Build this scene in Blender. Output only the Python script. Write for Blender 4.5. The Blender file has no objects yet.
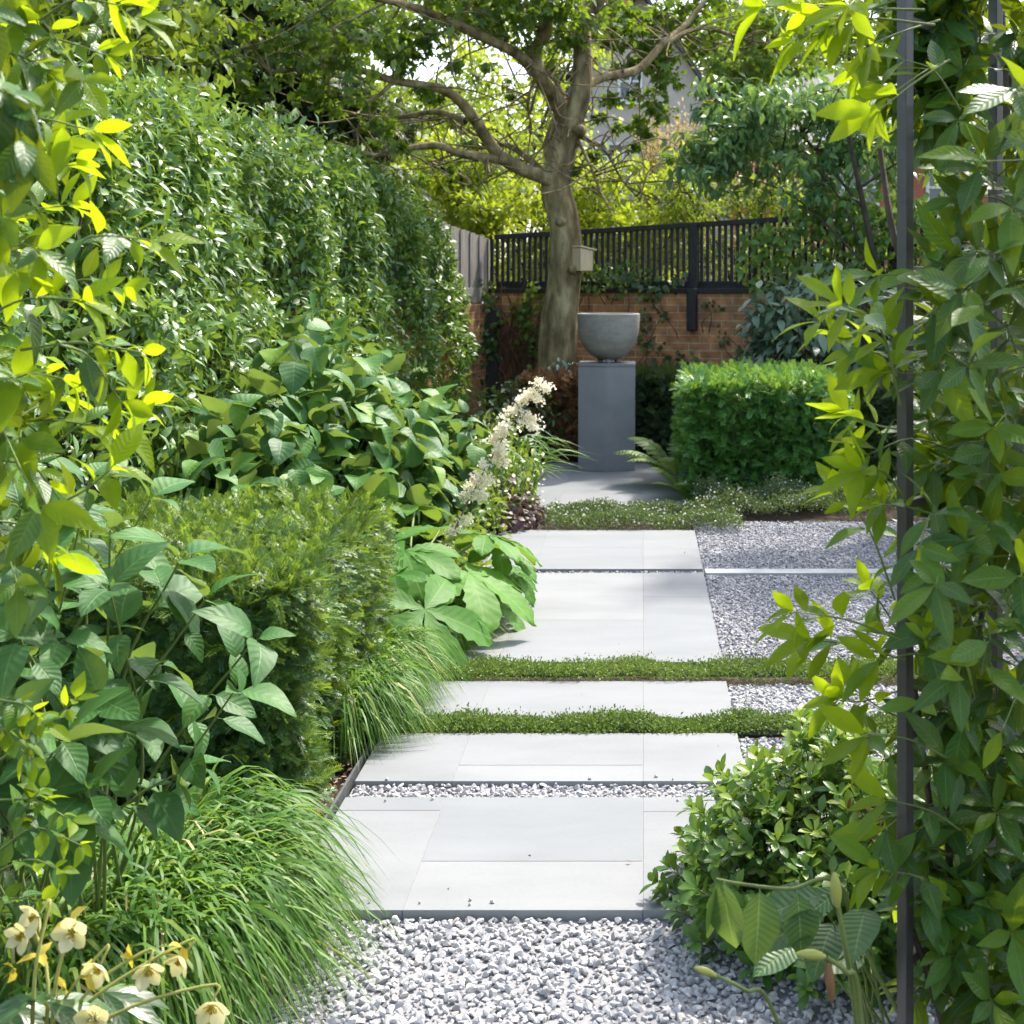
import bpy, math, random
import numpy as np
from mathutils import Vector

rng = np.random.default_rng(11)
random.seed(5)
scn = bpy.context.scene
COL = scn.collection
R = math.radians

# ------------------------------------------------------------------ camera model used to measure the photograph
F, H, VX, VY = 1400.0, 1.56, 643.0, 284.0


def P(px, py, Y):
    return np.array([(px - VX) / F * Y, Y, H - (py - VY) / F * Y])


def nz(a):
    a = np.asarray(a, float)
    return a / np.maximum(np.linalg.norm(a, axis=-1, keepdims=True), 1e-9)


def U(a, b, n=None):
    return rng.uniform(a, b, n)


# ------------------------------------------------------------------ objects
def tag(o, label=None, cat=None, group=None, kind=None):
    if label: o['label'] = label
    if cat: o['category'] = cat
    if group: o['group'] = group
    if kind: o['kind'] = kind
    return o


def thing(name, label, cat, loc=(0, 0, 0), group=None, rz=0.0):
    o = bpy.data.objects.new(name, None)
    COL.objects.link(o)
    o.location = loc
    o.rotation_euler = (0, 0, rz)
    o.empty_display_size = 0.1
    return tag(o, label, cat, group)


class MB:
    """collects vertices and faces for ONE mesh object"""
    def __init__(s):
        s.v = []; s.q = []; s.t = []; s.a = []; s.n = 0

    def add(s, v, q=None, t=None, a=None):
        v = np.asarray(v, np.float32).reshape(-1, 3)
        if a is None: a = np.zeros((len(v), 3), np.float32)
        if q is not None and len(q): s.q.append(np.asarray(q, np.int64).reshape(-1, 4) + s.n)
        if t is not None and len(t): s.t.append(np.asarray(t, np.int64).reshape(-1, 3) + s.n)
        s.v.append(v); s.a.append(np.asarray(a, np.float32).reshape(-1, 3)); s.n += len(v)

    def inst(s, tpl, pos, rot, scale, rnd=None):
        """tpl=(verts,quads,tris,luv); pos (N,3), rot (N,3,3) columns = local axes, scale (N,) or (N,3)"""
        tv, tq, tt, tl = tpl
        pos = np.asarray(pos, float).reshape(-1, 3); N = len(pos)
        if N == 0: return
        sc = np.asarray(scale, float)
        if sc.ndim == 0: sc = np.full(N, float(sc))
        if sc.ndim == 1: sc = np.repeat(sc[:, None], 3, 1)
        if rnd is None: rnd = U(0, 1, N)
        lv = tv[None] * sc[:, None, :]
        V = np.einsum('nij,nkj->nki', rot, lv) + pos[:, None, :]
        n = len(tv)
        off = (np.arange(N) * n)[:, None, None]
        A = np.empty((N, n, 3), np.float32)
        A[:, :, :2] = tl[None]
        A[:, :, 2] = np.asarray(rnd)[:, None]
        q = (tq[None] + off).reshape(-1, 4) if tq is not None and len(tq) else None
        t = (tt[None] + off).reshape(-1, 3) if tt is not None and len(tt) else None
        s.add(V.reshape(-1, 3), q, t, A.reshape(-1, 3))

    def box(s, x0, x1, y0, y1, z0, z1):
        v = [(x, y, z) for z in (z0, z1) for y in (y0, y1) for x in (x0, x1)]
        q = [(0, 2, 3, 1), (4, 5, 7, 6), (0, 1, 5, 4), (2, 6, 7, 3), (0, 4, 6, 2), (1, 3, 7, 5)]
        s.add(v, q)

    def bar(s, p0, p1, w, d, up=(0, 0, 1)):
        """square bar of width w, depth d from p0 to p1"""
        p0 = np.asarray(p0, float); p1 = np.asarray(p1, float)
        y = nz(p1 - p0); up = np.asarray(up, float)
        if abs(np.dot(y, up)) > .95: up = np.array([0., 1., 0.])
        x = nz(np.cross(y, up)); z = np.cross(x, y)
        v = []
        for p in (p0, p1):
            for a, b in ((-1, -1), (1, -1), (1, 1), (-1, 1)):
                v.append(p + x * a * w / 2 + z * b * d / 2)
        s.add(v, [(3, 2, 1, 0), (4, 5, 6, 7), (0, 1, 5, 4), (1, 2, 6, 5), (2, 3, 7, 6), (3, 0, 4, 7)])

    def tube(s, pts, radii, sides=6, rnd=0.5, cap=True, lump=0.0):
        pts = np.asarray(pts, float); n = len(pts)
        radii = np.broadcast_to(np.asarray(radii, float), (n,))
        tan = nz(np.gradient(pts, axis=0))
        ref = np.array([0., 0., 1.]) if abs(tan[0][2]) < .9 else np.array([1., 0., 0.])
        x = np.empty_like(pts)
        x0 = nz(np.cross(tan[0], ref))
        for i in range(n):
            x0 = nz(x0 - tan[i] * np.dot(x0, tan[i])); x[i] = x0
        y = np.cross(tan, x)
        th = np.linspace(0, 2 * np.pi, sides, endpoint=False)
        rr = np.ones((n, sides))
        if lump:
            ph = U(0, 6, 4)
            for i in range(n):
                rr[i] += lump * (np.sin(2 * th + ph[0] + i * .35) * .6 + np.sin(3 * th + ph[1] - i * .5) * .5 + np.sin(th * 5 + ph[2] + i * .8) * .25)
        rad = radii[:, None] * rr
        V = pts[:, None] + rad[..., None] * (np.cos(th)[None, :, None] * x[:, None] + np.sin(th)[None, :, None] * y[:, None])
        idx = np.arange(n * sides).reshape(n, sides)
        a = idx[:-1]; b = idx[1:]
        q = np.stack([a, np.roll(a, -1, 1), np.roll(b, -1, 1), b], -1).reshape(-1, 4)
        A = np.zeros((n, sides, 3)); A[..., 0] = np.linspace(0, 1, sides)[None]; A[..., 1] = np.linspace(0, 1, n)[:, None]; A[..., 2] = rnd
        V = V.reshape(-1, 3); A = A.reshape(-1, 3); t = None
        if cap and radii[-1] > .004:
            V = np.vstack([V, pts[-1:] + tan[-1:] * radii[-1] * .5]); A = np.vstack([A, [[0, 1, rnd]]])
            e = idx[-1]; c = n * sides
            t = [(e[i], e[(i + 1) % sides], c) for i in range(sides)]
        s.add(V, q, t, A)

    def lathe(s, prof, c=(0, 0, 0), seg=48):
        prof = np.asarray(prof, float); n = len(prof)
        th = np.linspace(0, 2 * np.pi, seg, endpoint=False)
        V = np.stack([prof[:, 0][:, None] * np.cos(th), prof[:, 0][:, None] * np.sin(th), np.repeat(prof[:, 1][:, None], seg, 1)], -1) + np.asarray(c)
        idx = np.arange(n * seg).reshape(n, seg); a = idx[:-1]; b = idx[1:]
        s.add(V.reshape(-1, 3), np.stack([a, np.roll(a, -1, 1), np.roll(b, -1, 1), b], -1).reshape(-1, 4))

    def prism(s, outline, z0, z1):
        o = np.asarray(outline, float); n = len(o)
        V = np.vstack([np.c_[o, np.full(n, z0)], np.c_[o, np.full(n, z1)]])
        s.n_ = n
        s.add(V, [(i, (i + 1) % n, n + (i + 1) % n, n + i) for i in range(n)],
              [(0, i + 1, i) for i in range(1, n - 1)] + [(n, n + i, n + i + 1) for i in range(1, n - 1)])

    def build(s, name, mat, parent=None, smooth=True, bevel=0.0):
        me = bpy.data.meshes.new(name)
        if s.n:
            v = np.vstack(s.v).astype(np.float32)
            if parent is not None: 
                L = np.array(parent.matrix_basis.inverted())
                w = parent
                while w.parent is not None:
                    w = w.parent
                    L = L @ np.array(w.matrix_basis.inverted())
                v = (v @ L[:3, :3].T + L[:3, 3]).astype(np.float32)
            q = np.vstack(s.q) if s.q else np.zeros((0, 4), np.int64)
            t = np.vstack(s.t) if s.t else np.zeros((0, 3), np.int64)
            me.vertices.add(len(v)); me.vertices.foreach_set('co', v.ravel())
            me.loops.add(q.size + t.size)
            me.loops.foreach_set('vertex_index', np.concatenate([q.ravel(), t.ravel()]).astype(np.int32))
            me.polygons.add(len(q) + len(t))
            st = np.concatenate([np.arange(len(q)) * 4, q.size + np.arange(len(t)) * 3]).astype(np.int32)
            me.polygons.foreach_set('loop_start', st)
            me.polygons.foreach_set('use_smooth', np.full(len(st), smooth))
            at = me.attributes.new('leaf', 'FLOAT_VECTOR', 'POINT')
            at.data.foreach_set('vector', np.vstack(s.a).astype(np.float32).ravel())
            me.update(calc_edges=True); me.validate()
        o = bpy.data.objects.new(name, me)
        COL.objects.link(o)
        if mat is not None: me.materials.append(mat)
        if parent is not None: o.parent = parent
        if bevel:
            m = o.modifiers.new('bevel', 'BEVEL'); m.width = bevel; m.segments = 2; m.limit_method = 'ANGLE'
        return o


def spline(pts, n=24):
    p = np.asarray(pts, float)
    if len(p) == 2: return p[0] + (p[1] - p[0]) * np.linspace(0, 1, n)[:, None]
    p = np.vstack([2 * p[0] - p[1], p, 2 * p[-1] - p[-2]])
    out = []; m = len(p) - 3
    for u in np.linspace(0, m - 1e-6, n):
        i = int(u); t = u - i
        a, b, c, d = p[i:i + 4]
        out.append(.5 * (2 * b + (c - a) * t + (2 * a - 5 * b + 4 * c - d) * t * t + (3 * b - a - 3 * c + d) * t ** 3))
    return np.array(out)


def frame(d, n):
    y = nz(d); n = np.asarray(n, float)
    z = nz(n - y * np.sum(n * y, -1, keepdims=True))
    x = np.cross(y, z)
    return np.stack([x, y, z], -1)


def rdir(N):
    return nz(rng.normal(size=(N, 3)))


# ------------------------------------------------------------------ leaf templates (unit length along +y, normal +z)
def leaf_tpl(n=4, w=.4, fold=.12, curve=.15, across=1, peak=.45, tip=1.0, serr=0.0, wave=0.0, petiole=0.0):
    t = np.linspace(0, 1, n + 1)
    k = math.log(.5) / math.log(peak)
    hw = np.sin(np.pi * np.clip(t, 0.001, .999) ** k) ** tip * w / 2 + .004
    if serr: hw = hw * (1 + serr * ((np.arange(n + 1) % 2) - .5))
    c = np.linspace(-1, 1, 2 * across + 1)
    X = hw[:, None] * c[None]
    Yc = np.repeat((t * (1 - .12 * curve))[:, None], len(c), 1)
    Z = fold * np.abs(X) * 2 - curve * (t[:, None] ** 2) + wave * np.sin(t[:, None] * 9 + c[None] * 2) * np.abs(c)[None]
    V = np.stack([X, Yc + petiole, Z], -1).reshape(-1, 3)
    A = np.stack([np.repeat((c * .5 + .5)[None], n + 1, 0), np.repeat(t[:, None], len(c), 1)], -1).reshape(-1, 2)
    m = len(c); idx = np.arange((n + 1) * m).reshape(n + 1, m)
    q = np.stack([idx[:-1, :-1], idx[:-1, 1:], idx[1:, 1:], idx[1:, :-1]], -1).reshape(-1, 4)
    if petiole:
        b = len(V); r = .008
        V = np.vstack([V, [[-r, 0, -.02], [r, 0, -.02], [r, petiole + .02, 0.001], [-r, petiole + .02, .001]]])
        A = np.vstack([A, [[.5, 0], [.5, 0], [.5, 0], [.5, 0]]])
        q = np.vstack([q, [[b, b + 1, b + 2, b + 3]]])
    return (V, q, None, A)


def shoot_tpl(pairs=11, nl=.34, nw=.06, lift=.12):
    """feathered conifer shoot: needles in two ranks along a thin axis"""
    V = []; q = []; A = []
    def quad(a, b, c, d, u):
        i = len(V); V.extend([a, b, c, d]); q.append((i, i + 1, i + 2, i + 3)); A.extend([(.5, u)] * 4)
    for k in range(pairs):
        t = .06 + .9 * k / pairs
        L = nl * (1 - .55 * t) * (.75 + .5 * random.random()); ang = R(58 - 28 * t)
        z = lift * t * (1 - t)
        for sgn in (-1, 1):
            dx = math.sin(ang) * sgn * L; dy = math.cos(ang) * L; px = -dy / L * nw * sgn; py = abs(dx) / L * nw
            zz = z + .05 * random.uniform(-1, 1.6)
            quad((0, t, z), (dx * .5 - px * .5, t + dy * .5 - py * .5, z + .02), (dx, t + dy, zz), (dx * .5 + px * .5, t + dy * .5 + py * .5, z + .02), t)
    quad((-.012, 0, 0), (.012, 0, 0), (.006, 1, 0), (-.006, 1, 0), .5)
    return (np.array(V), np.array(q), None, np.array(A))


def multi_tpl(parts):
    """join templates: list of (tpl, offset, rot3, scale)"""
    V = []; Q = []; A = []; n = 0
    for tp, o, r, s in parts:
        V.append((tp[0] * s) @ np.asarray(r).T + np.asarray(o)); Q.append(tp[1] + n); A.append(tp[3]); n += len(tp[0])
    return (np.vstack(V), np.vstack(Q), None, np.vstack(A))


def stone_tpl(sub, seed):
    import bmesh
    bm = bmesh.new(); bmesh.ops.create_icosphere(bm, subdivisions=sub, radius=1)
    bm.verts.ensure_lookup_table()
    v = np.array([x.co[:] for x in bm.verts]); t = np.array([[x.index for x in f.verts] for f in bm.faces]); bm.free()
    r = np.random.default_rng(seed)
    # cut by random planes for an angular crushed-stone shape
    for _ in range(10):
        nrm = nz(r.normal(size=3)); d = r.uniform(.38, .72)
        over = v @ nrm - d
        v = v - np.where(over > 0, over, 0)[:, None] * nrm
    v = v / np.abs(v).max() * r.uniform(.75, 1.25, 3) + r.normal(size=v.shape) * .012
    return (v, None, t, np.zeros((len(v), 2)))


def blades(mb, base, hdir, length, height, width, seg=6, rndv=None, drop=.75):
    """arching grass blades: base (N,3), hdir (N,2) horizontal direction, length = reach, height = apex"""
    N = len(base); t = np.linspace(0, 1, seg + 1)
    h = np.c_[nz(hdir), np.zeros(N)]
    side = np.cross(h, [0, 0, 1.]) ; side = nz(side + rng.normal(size=(N, 3)) * .35)
    ap = .55
    zc = (2 * t / ap - (t / ap) ** 2)            # parabola with apex at t=ap
    zc = np.where(t > ap, 1 - (t - ap) ** 2 / (1 - ap) ** 2 * drop, zc)
    C = base[:, None] + h[:, None] * (length[:, None] * (t[None] ** 1.25))[..., None]
    C[..., 2] += height[:, None] * zc[None]
    w = width[:, None] * (np.clip(t * 5 + .35, 0, 1) * (1 - t ** 2.2) + .04)[None] / 2
    L = C - side[:, None] * w[..., None]; Rr = C + side[:, None] * w[..., None]
    V = np.stack([L, Rr], 2).reshape(N, -1, 3)
    i = np.arange(seg) * 2
    q = np.stack([i, i + 1, i + 3, i + 2], -1)
    off = (np.arange(N) * (2 * (seg + 1)))[:, None, None]
    A = np.zeros((N, seg + 1, 2, 3)); A[..., 0, 0] = 0; A[..., 1, 0] = 1; A[..., 1] = t[None, :, None]
    A[..., 2] = (U(0, 1, N) if rndv is None else rndv)[:, None, None]
    mb.add(V.reshape(-1, 3), (q[None] + off).reshape(-1, 4), None, A.reshape(-1, 3))


def wob(p, f=1.0, ph=0.0):
    p = np.asarray(p) * f
    return (np.sin(p[..., 0] * 2.1 + 1.3 + ph + 1.7 * np.sin(p[..., 1] * 1.3)) + np.sin(p[..., 1] * 2.7 + .4 + 1.2 * np.sin(p[..., 2] * 1.9 + ph)) +
            np.sin(p[..., 2] * 3.1 + 2.2 + ph + 1.4 * np.sin(p[..., 0] * 1.7))) / 3


def ellipsoid_pts(c, r, N, shell=.35, up_only=True, bump=.12, f=3.0):
    d = rdir(N)
    if up_only: d[:, 2] = np.abs(d[:, 2]) * 1.0 - .12
    d = nz(d)
    rad = 1 - shell * U(0, 1, N) ** 1.5
    c = np.asarray(c, float); r = np.asarray(r, float)
    p = c + d * r * rad[:, None]
    p += d * (bump * wob(p, f))[:, None]
    n = nz(d / r)
    return p, n


# ------------------------------------------------------------------ materials
def new_mat(name):
    m = bpy.data.materials.new(name); m.use_nodes = True
    nt = m.node_tree; nt.nodes.clear()
    out = nt.nodes.new('ShaderNodeOutputMaterial')
    return m, nt, out


def node(nt, typ, **kw):
    n = nt.nodes.new(typ)
    for k, v in kw.items():
        if k in n.inputs: n.inputs[k].default_value = v
        else: setattr(n, k, v)
    return n


def ramp(nt, stops, fac=None, interp='LINEAR'):
    n = nt.nodes.new('ShaderNodeValToRGB'); cr = n.color_ramp; cr.interpolation = interp
    while len(cr.elements) < len(stops): cr.elements.new(.5)
    for e, (p, c) in zip(cr.elements, stops):
        e.position = p; e.color = (*c, 1)
    if fac is not None: nt.links.new(fac, n.inputs[0])
    return n


def math_(nt, op, a, b=None, clamp=False):
    n = nt.nodes.new('ShaderNodeMath'); n.operation = op; n.use_clamp = clamp
    for i, x in enumerate((a, b)):
        if x is None: continue
        if isinstance(x, (int, float)): n.inputs[i].default_value = x
        else: nt.links.new(x, n.inputs[i])
    return n.outputs[0]


def mixc(nt, fac, a, b, mode='MIX'):
    n = nt.nodes.new('ShaderNodeMix'); n.data_type = 'RGBA'; n.blend_type = mode
    for i, x in ((0, fac), (6, a), (7, b)):
        if isinstance(x, (int, float)): n.inputs[i].default_value = x
        elif isinstance(x, tuple): n.inputs[i].default_value = (*x, 1)
        else: nt.links.new(x, n.inputs[i])
    return n.outputs[2]


def leaf_mat(name, stops, trans=(.30, .42, .04), tf=.35, rough=.42, spec=.5, vein=0.0, veincol=None, nvein=7.0, back=None, young_tf=None, vbump=.12, spots=0.0):
    """stops: colour ramp over the per-leaf random value; vein: strength of midrib and side veins"""
    m, nt, out = new_mat(name); L = nt.links.new
    at = node(nt, 'ShaderNodeAttribute', attribute_name='leaf')
    sp = node(nt, 'ShaderNodeSeparateXYZ'); L(at.outputs['Vector'], sp.inputs[0])
    u, v, r = sp.outputs
    col = ramp(nt, stops, r).outputs[0]
    # natural blotchiness of the blade itself
    gm = node(nt, 'ShaderNodeNewGeometry')
    no = node(nt, 'ShaderNodeTexNoise', Scale=55.0, Detail=2.0); L(gm.outputs['Position'], no.inputs['Vector'])
    col = mixc(nt, .35, col, mixc(nt, 1.0, col, ramp(nt, [(.3, (.62, .66, .6)), (.7, (1.25, 1.2, 1.1))], no.outputs[0]).outputs[0], 'MULTIPLY'))
    bs = node(nt, 'ShaderNodeBsdfPrincipled', Roughness=rough)
    bs.inputs['Specular IOR Level'].default_value = spec
    if vein:
        du = math_(nt, 'ABSOLUTE', math_(nt, 'SUBTRACT', u, .5))
        mid = math_(nt, 'SUBTRACT', 1.0, math_(nt, 'MULTIPLY', du, 26.0), True)
        ph = math_(nt, 'SUBTRACT', math_(nt, 'MULTIPLY', v, nvein), math_(nt, 'MULTIPLY', du, 3.4))
        sv = math_(nt, 'PINGPONG', ph, .5)
        side = math_(nt, 'SUBTRACT', 1.0, math_(nt, 'MULTIPLY', sv, 14.0), True)
        vm = math_(nt, 'MAXIMUM', mid, math_(nt, 'MULTIPLY', side, .34))
        vc = veincol or (.30, .40, .14)
        col = mixc(nt, math_(nt, 'MULTIPLY', vm, vein), col, vc)
        bp = node(nt, 'ShaderNodeBump', Strength=vbump, Distance=.003)
        L(math_(nt, 'SUBTRACT', math_(nt, 'MULTIPLY', sv, 1.6), math_(nt, 'MULTIPLY', mid, .8)), bp.inputs['Height'])
        L(bp.outputs[0], bs.inputs['Normal'])
    if spots:
        n3 = node(nt, 'ShaderNodeTexNoise', Scale=130.0, Detail=3.0); L(gm.outputs['Position'], n3.inputs['Vector'])
        col = mixc(nt, ramp(nt, [(.66, (0, 0, 0)), (.72, (spots,) * 3)], n3.outputs[0]).outputs[0], col, (.13, .085, .03))
    if back:
        col = mixc(nt, math_(nt, 'MULTIPLY', gm.outputs['Backfacing'], .8), col, back)
    L(col, bs.inputs['Base Color'])
    tr = node(nt, 'ShaderNodeBsdfTranslucent')
    tc = mixc(nt, .65, col, trans)
    L(tc, tr.inputs['Color'])
    mx = node(nt, 'ShaderNodeMixShader'); mx.inputs[0].default_value = tf
    if young_tf is not None: L(ramp(nt, [(.55, (tf,) * 3), (.85, (young_tf,) * 3)], r).outputs[0], mx.inputs[0])
    L(bs.outputs[0], mx.inputs[1]); L(tr.outputs[0], mx.inputs[2]); L(mx.outputs[0], out.inputs[0])
    return m


def noise_mat(name, stops, scale=8.0, detail=6.0, rough=.8, bump=.3, bdist=.01, stretch=(1, 1, 1), spec=.3, scale2=None, metallic=0.0, rnd_stops=None, amp2=.22):
    m, nt, out = new_mat(name); L = nt.links.new
    tc = node(nt, 'ShaderNodeTexCoord'); mp = node(nt, 'ShaderNodeMapping'); mp.inputs['Scale'].default_value = stretch
    L(tc.outputs['Object'], mp.inputs[0])
    no = node(nt, 'ShaderNodeTexNoise', Scale=scale, Detail=detail, Roughness=.62); L(mp.outputs[0], no.inputs['Vector'])
    col = ramp(nt, stops, no.outputs[0]).outputs[0]
    h = no.outputs[0]
    if scale2:
        n2 = node(nt, 'ShaderNodeTexNoise', Scale=scale2, Detail=3.0); L(mp.outputs[0], n2.inputs['Vector'])
        col = mixc(nt, 1.0, col, ramp(nt, [(.3, (1 - amp2,) * 3), (.7, (1 + amp2,) * 3)], n2.outputs[0]).outputs[0], 'MULTIPLY')
    if rnd_stops:
        at = node(nt, 'ShaderNodeAttribute', attribute_name='leaf'); sp = node(nt, 'ShaderNodeSeparateXYZ'); L(at.outputs['Vector'], sp.inputs[0])
        col = mixc(nt, 1.0, col, ramp(nt, rnd_stops, sp.outputs[2]).outputs[0], 'MULTIPLY')
    bs = node(nt, 'ShaderNodeBsdfPrincipled', Roughness=rough, Metallic=metallic)
    bs.inputs['Specular IOR Level'].default_value = spec
    L(col, bs.inputs['Base Color'])
    if bump:
        bp = node(nt, 'ShaderNodeBump', Strength=bump, Distance=bdist); L(h, bp.inputs['Height']); L(bp.outputs[0], bs.inputs['Normal'])
    L(bs.outputs[0], out.inputs[0])
    return m


def brick_mat(name):
    m, nt, out = new_mat(name); L = nt.links.new
    tc = node(nt, 'ShaderNodeTexCoord'); sp = node(nt, 'ShaderNodeSeparateXYZ'); L(tc.outputs['Object'], sp.inputs[0])
    cb = node(nt, 'ShaderNodeCombineXYZ'); L(sp.outputs[0], cb.inputs[0]); L(sp.outputs[2], cb.inputs[1])
    br = node(nt, 'ShaderNodeTexBrick', Scale=1.0)
    br.inputs['Brick Width'].default_value = .225; br.inputs['Row Height'].default_value = .075
    br.inputs['Mortar Size'].default_value = .006; br.inputs['Mortar Smooth'].default_value = .25; br.inputs['Bias'].default_value = -.1
    br.inputs['Color1'].default_value = (.52, .25, .11, 1); br.inputs['Color2'].default_value = (.37, .165, .08, 1); br.inputs['Mortar'].default_value = (.5, .43, .30, 1)
    L(cb.outputs[0], br.inputs['Vector'])
    no = node(nt, 'ShaderNodeTexNoise', Scale=9.0, Detail=6.0); L(tc.outputs['Object'], no.inputs['Vector'])
    n2 = node(nt, 'ShaderNodeTexNoise', Scale=1.3, Detail=4.0); L(tc.outputs['Object'], n2.inputs['Vector'])
    col = mixc(nt, 1.0, br.outputs['Color'], ramp(nt, [(.3, (.62, .62, .62)), (.7, (1.4, 1.35, 1.25))], no.outputs[0]).outputs[0], 'MULTIPLY')
    col = mixc(nt, ramp(nt, [(.5, (0, 0, 0)), (.75, (.45, .45, .45))], n2.outputs[0]).outputs[0], col, (.10, .095, .06))
    bs = node(nt, 'ShaderNodeBsdfPrincipled', Roughness=.9); L(col, bs.inputs['Base Color'])
    bp = node(nt, 'ShaderNodeBump', Strength=.7, Distance=.012); bp.invert = True
    L(math_(nt, 'ADD', br.outputs['Fac'], math_(nt, 'MULTIPLY', no.outputs[0], -.4)), bp.inputs['Height']); L(bp.outputs[0], bs.inputs['Normal'])
    L(bs.outputs[0], out.inputs[0])
    return m


# ------------------------------------------------------------------ plant builders
def place(mb, tpl, p, d, n, size, rnd=None):
    mb.inst(tpl, p, frame(d, n), size, rnd)


class Shoots:
    """leafy shoots: stems into one mesh, leaves into another"""
    def __init__(s):
        s.stem = MB(); s.p = []; s.d = []; s.n = []; s.s = []; s.r = []

    def leaf(s, p, d, n, size, r):
        s.p.append(p); s.d.append(d); s.n.append(n); s.s.append(size); s.r.append(r)

    def shoot(s, p0, p1, leaf=.1, n=7, droop=.3, young=0.0, sag=.1, rad=.0025, tipn=4, start=.2, facing=None, spread=1.0):
        p0 = np.asarray(p0, float); p1 = np.asarray(p1, float); L = np.linalg.norm(p1 - p0)
        mid = (p0 + p1) / 2 + np.array([0, 0, sag * L]) + rng.normal(size=3) * .06 * L
        c = spline([p0, mid, p1], 9)
        s.stem.tube(c, np.linspace(rad, rad * .45, 9), 5, rnd=U(0, 1), cap=False)
        tan = nz(np.gradient(c, axis=0))
        ang0 = U(0, 6.28)
        for k in range(n):
            t = start + (1 - start) * (k + .5 * U(0, 1)) / n
            i = min(int(t * 8), 7); f = t * 8 - i
            p = c[i] * (1 - f) + c[i + 1] * f; tg = tan[i]
            for sg in (0, math.pi):
                a = ang0 + sg + (k % 2) * 1.57 + U(-.4, .4)
                ref = nz(np.cross(tg, [.13, .2, 1.])); bi = np.cross(tg, ref)
                out = ref * math.cos(a) + bi * math.sin(a)
                d = nz(tg * U(.35, .8) + out * spread + np.array([0, 0, -droop * U(.4, 1.4)]))
                nn = np.array([0, 0, 1.]) + rng.normal(size=3) * .35 + tg * .25
                if facing is not None: nn = nn + np.asarray(facing)
                s.leaf(p, d, nn, leaf * U(.6, 1.12) * (1 - .25 * t), np.clip(U(0, .62) + young * t * U(.3, 1), 0, 1))
        for k in range(tipn):
            a = ang0 + k * 6.283 / max(tipn, 1) + U(-.3, .3)
            ref = nz(np.cross(tan[-1], [.13, .2, 1.])); bi = np.cross(tan[-1], ref)
            out = ref * math.cos(a) + bi * math.sin(a)
            d = nz(tan[-1] * U(.6, 1.1) + out * .75 + np.array([0, 0, -droop * .4]))
            nn = nz(tan[-1] * .8 - out * .2 + np.array([0, 0, .8])) + rng.normal(size=3) * .2
            s.leaf(c[-1], d, nn, leaf * U(.5, .95), np.clip(U(.1, .6) + young * U(.6, 1), 0, 1))

    def build(s, tpl, mat, smat, parent, leafname='foliage', stemname='stems', extra=None):
        mb = MB()
        if s.p:
            tps = tpl if isinstance(tpl, list) else [tpl]
            k = rng.integers(0, len(tps), len(s.p))
            p, d, n, sz, r = map(np.array, (s.p, s.d, s.n, s.s, s.r))
            for i, tp in enumerate(tps):
                m = k == i
                if m.any(): place(mb, tp, p[m], d[m], n[m], sz[m], r[m])
        a = mb.build(leafname, mat, parent)
        b = s.stem.build(stemname, smat, parent) if s.stem.n else None
        return a, b


def scatter_leaves(mb, tpl, p, n, size, out=.6, up=.4, jit=.5, droop=.35, rnd=None):
    """leaves whose faces look along n (mixed with up), blades hanging along the surface"""
    N = len(p)
    nn = nz(n * out + np.array([0, 0, up]) + rng.normal(size=(N, 3)) * jit)
    d = rng.normal(size=(N, 3)) + np.array([0, 0, -droop]) + n * .35
    sz = size * U(.6, 1.2, N)
    tps = tpl if isinstance(tpl, list) else [tpl]
    k = rng.integers(0, len(tps), N)
    if rnd is None: rnd = U(0, 1, N)
    for i, tp in enumerate(tps):
        m = k == i
        place(mb, tp, p[m], d[m], nn[m], sz[m], rnd[m])


def box_surface(x0, x1, y0, y1, z0, z1, dens, faces='tflrb', bump=.03, depth=.08, rnd_=.045):
    """points and outward normals on faces of a clipped block with rounded, uneven edges"""
    ps = []; ns = []
    ex = {'t': ((x1 - x0) * (y1 - y0)), 'f': ((x1 - x0) * (z1 - z0)), 'b': ((x1 - x0) * (z1 - z0)), 'l': ((y1 - y0) * (z1 - z0)), 'r': ((y1 - y0) * (z1 - z0))}
    for f in faces:
        N = int(ex[f] * dens); a = U(0, 1, N); b = U(0, 1, N); dp = depth * U(0, 1, N) ** 1.6
        one = np.ones(N); zb = z0 + (z1 - z0) * b
        if f == 't': p = np.c_[x0 + (x1 - x0) * a, y0 + (y1 - y0) * b, one * z1 - dp]; n = (0, 0, 1)
        if f == 'f': p = np.c_[x0 + (x1 - x0) * a, one * y0 + dp, zb]; n = (0, -1, 0)
        if f == 'b': p = np.c_[x0 + (x1 - x0) * a, one * y1 - dp, zb]; n = (0, 1, 0)
        if f == 'l': p = np.c_[one * x0 + dp, y0 + (y1 - y0) * a, zb]; n = (-1, 0, 0)
        if f == 'r': p = np.c_[one * x1 - dp, y0 + (y1 - y0) * a, zb]; n = (1, 0, 0)
        nn = np.repeat(np.array([n], float), N, 0)
        p = p + nn * (bump * wob(p, 4.5) + bump * .6 * wob(p, 11.0))[:, None]
        ps.append(p); ns.append(nn)
    p = np.vstack(ps); n = np.vstack(ns)
    # round the edges: pull points near two faces inward
    c = np.array([(x0 + x1) / 2, (y0 + y1) / 2, (z0 + z1) / 2]); hs = np.array([x1 - x0, y1 - y0, z1 - z0]) / 2
    q = (p - c) / hs; e = np.abs(q); e[:, 2] = np.where(q[:, 2] < 0, 0, e[:, 2])
    srt = np.sort(e, 1); k = np.clip((srt[:, 1] - .86) / .14, 0, 1)
    p = c + (p - c) * (1 - rnd_ * k ** 2)[:, None]
    n = nz(n + np.sign(q) * (np.clip((e - .85) / .15, 0, 1) ** 2) * .8)
    return p, n


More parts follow.
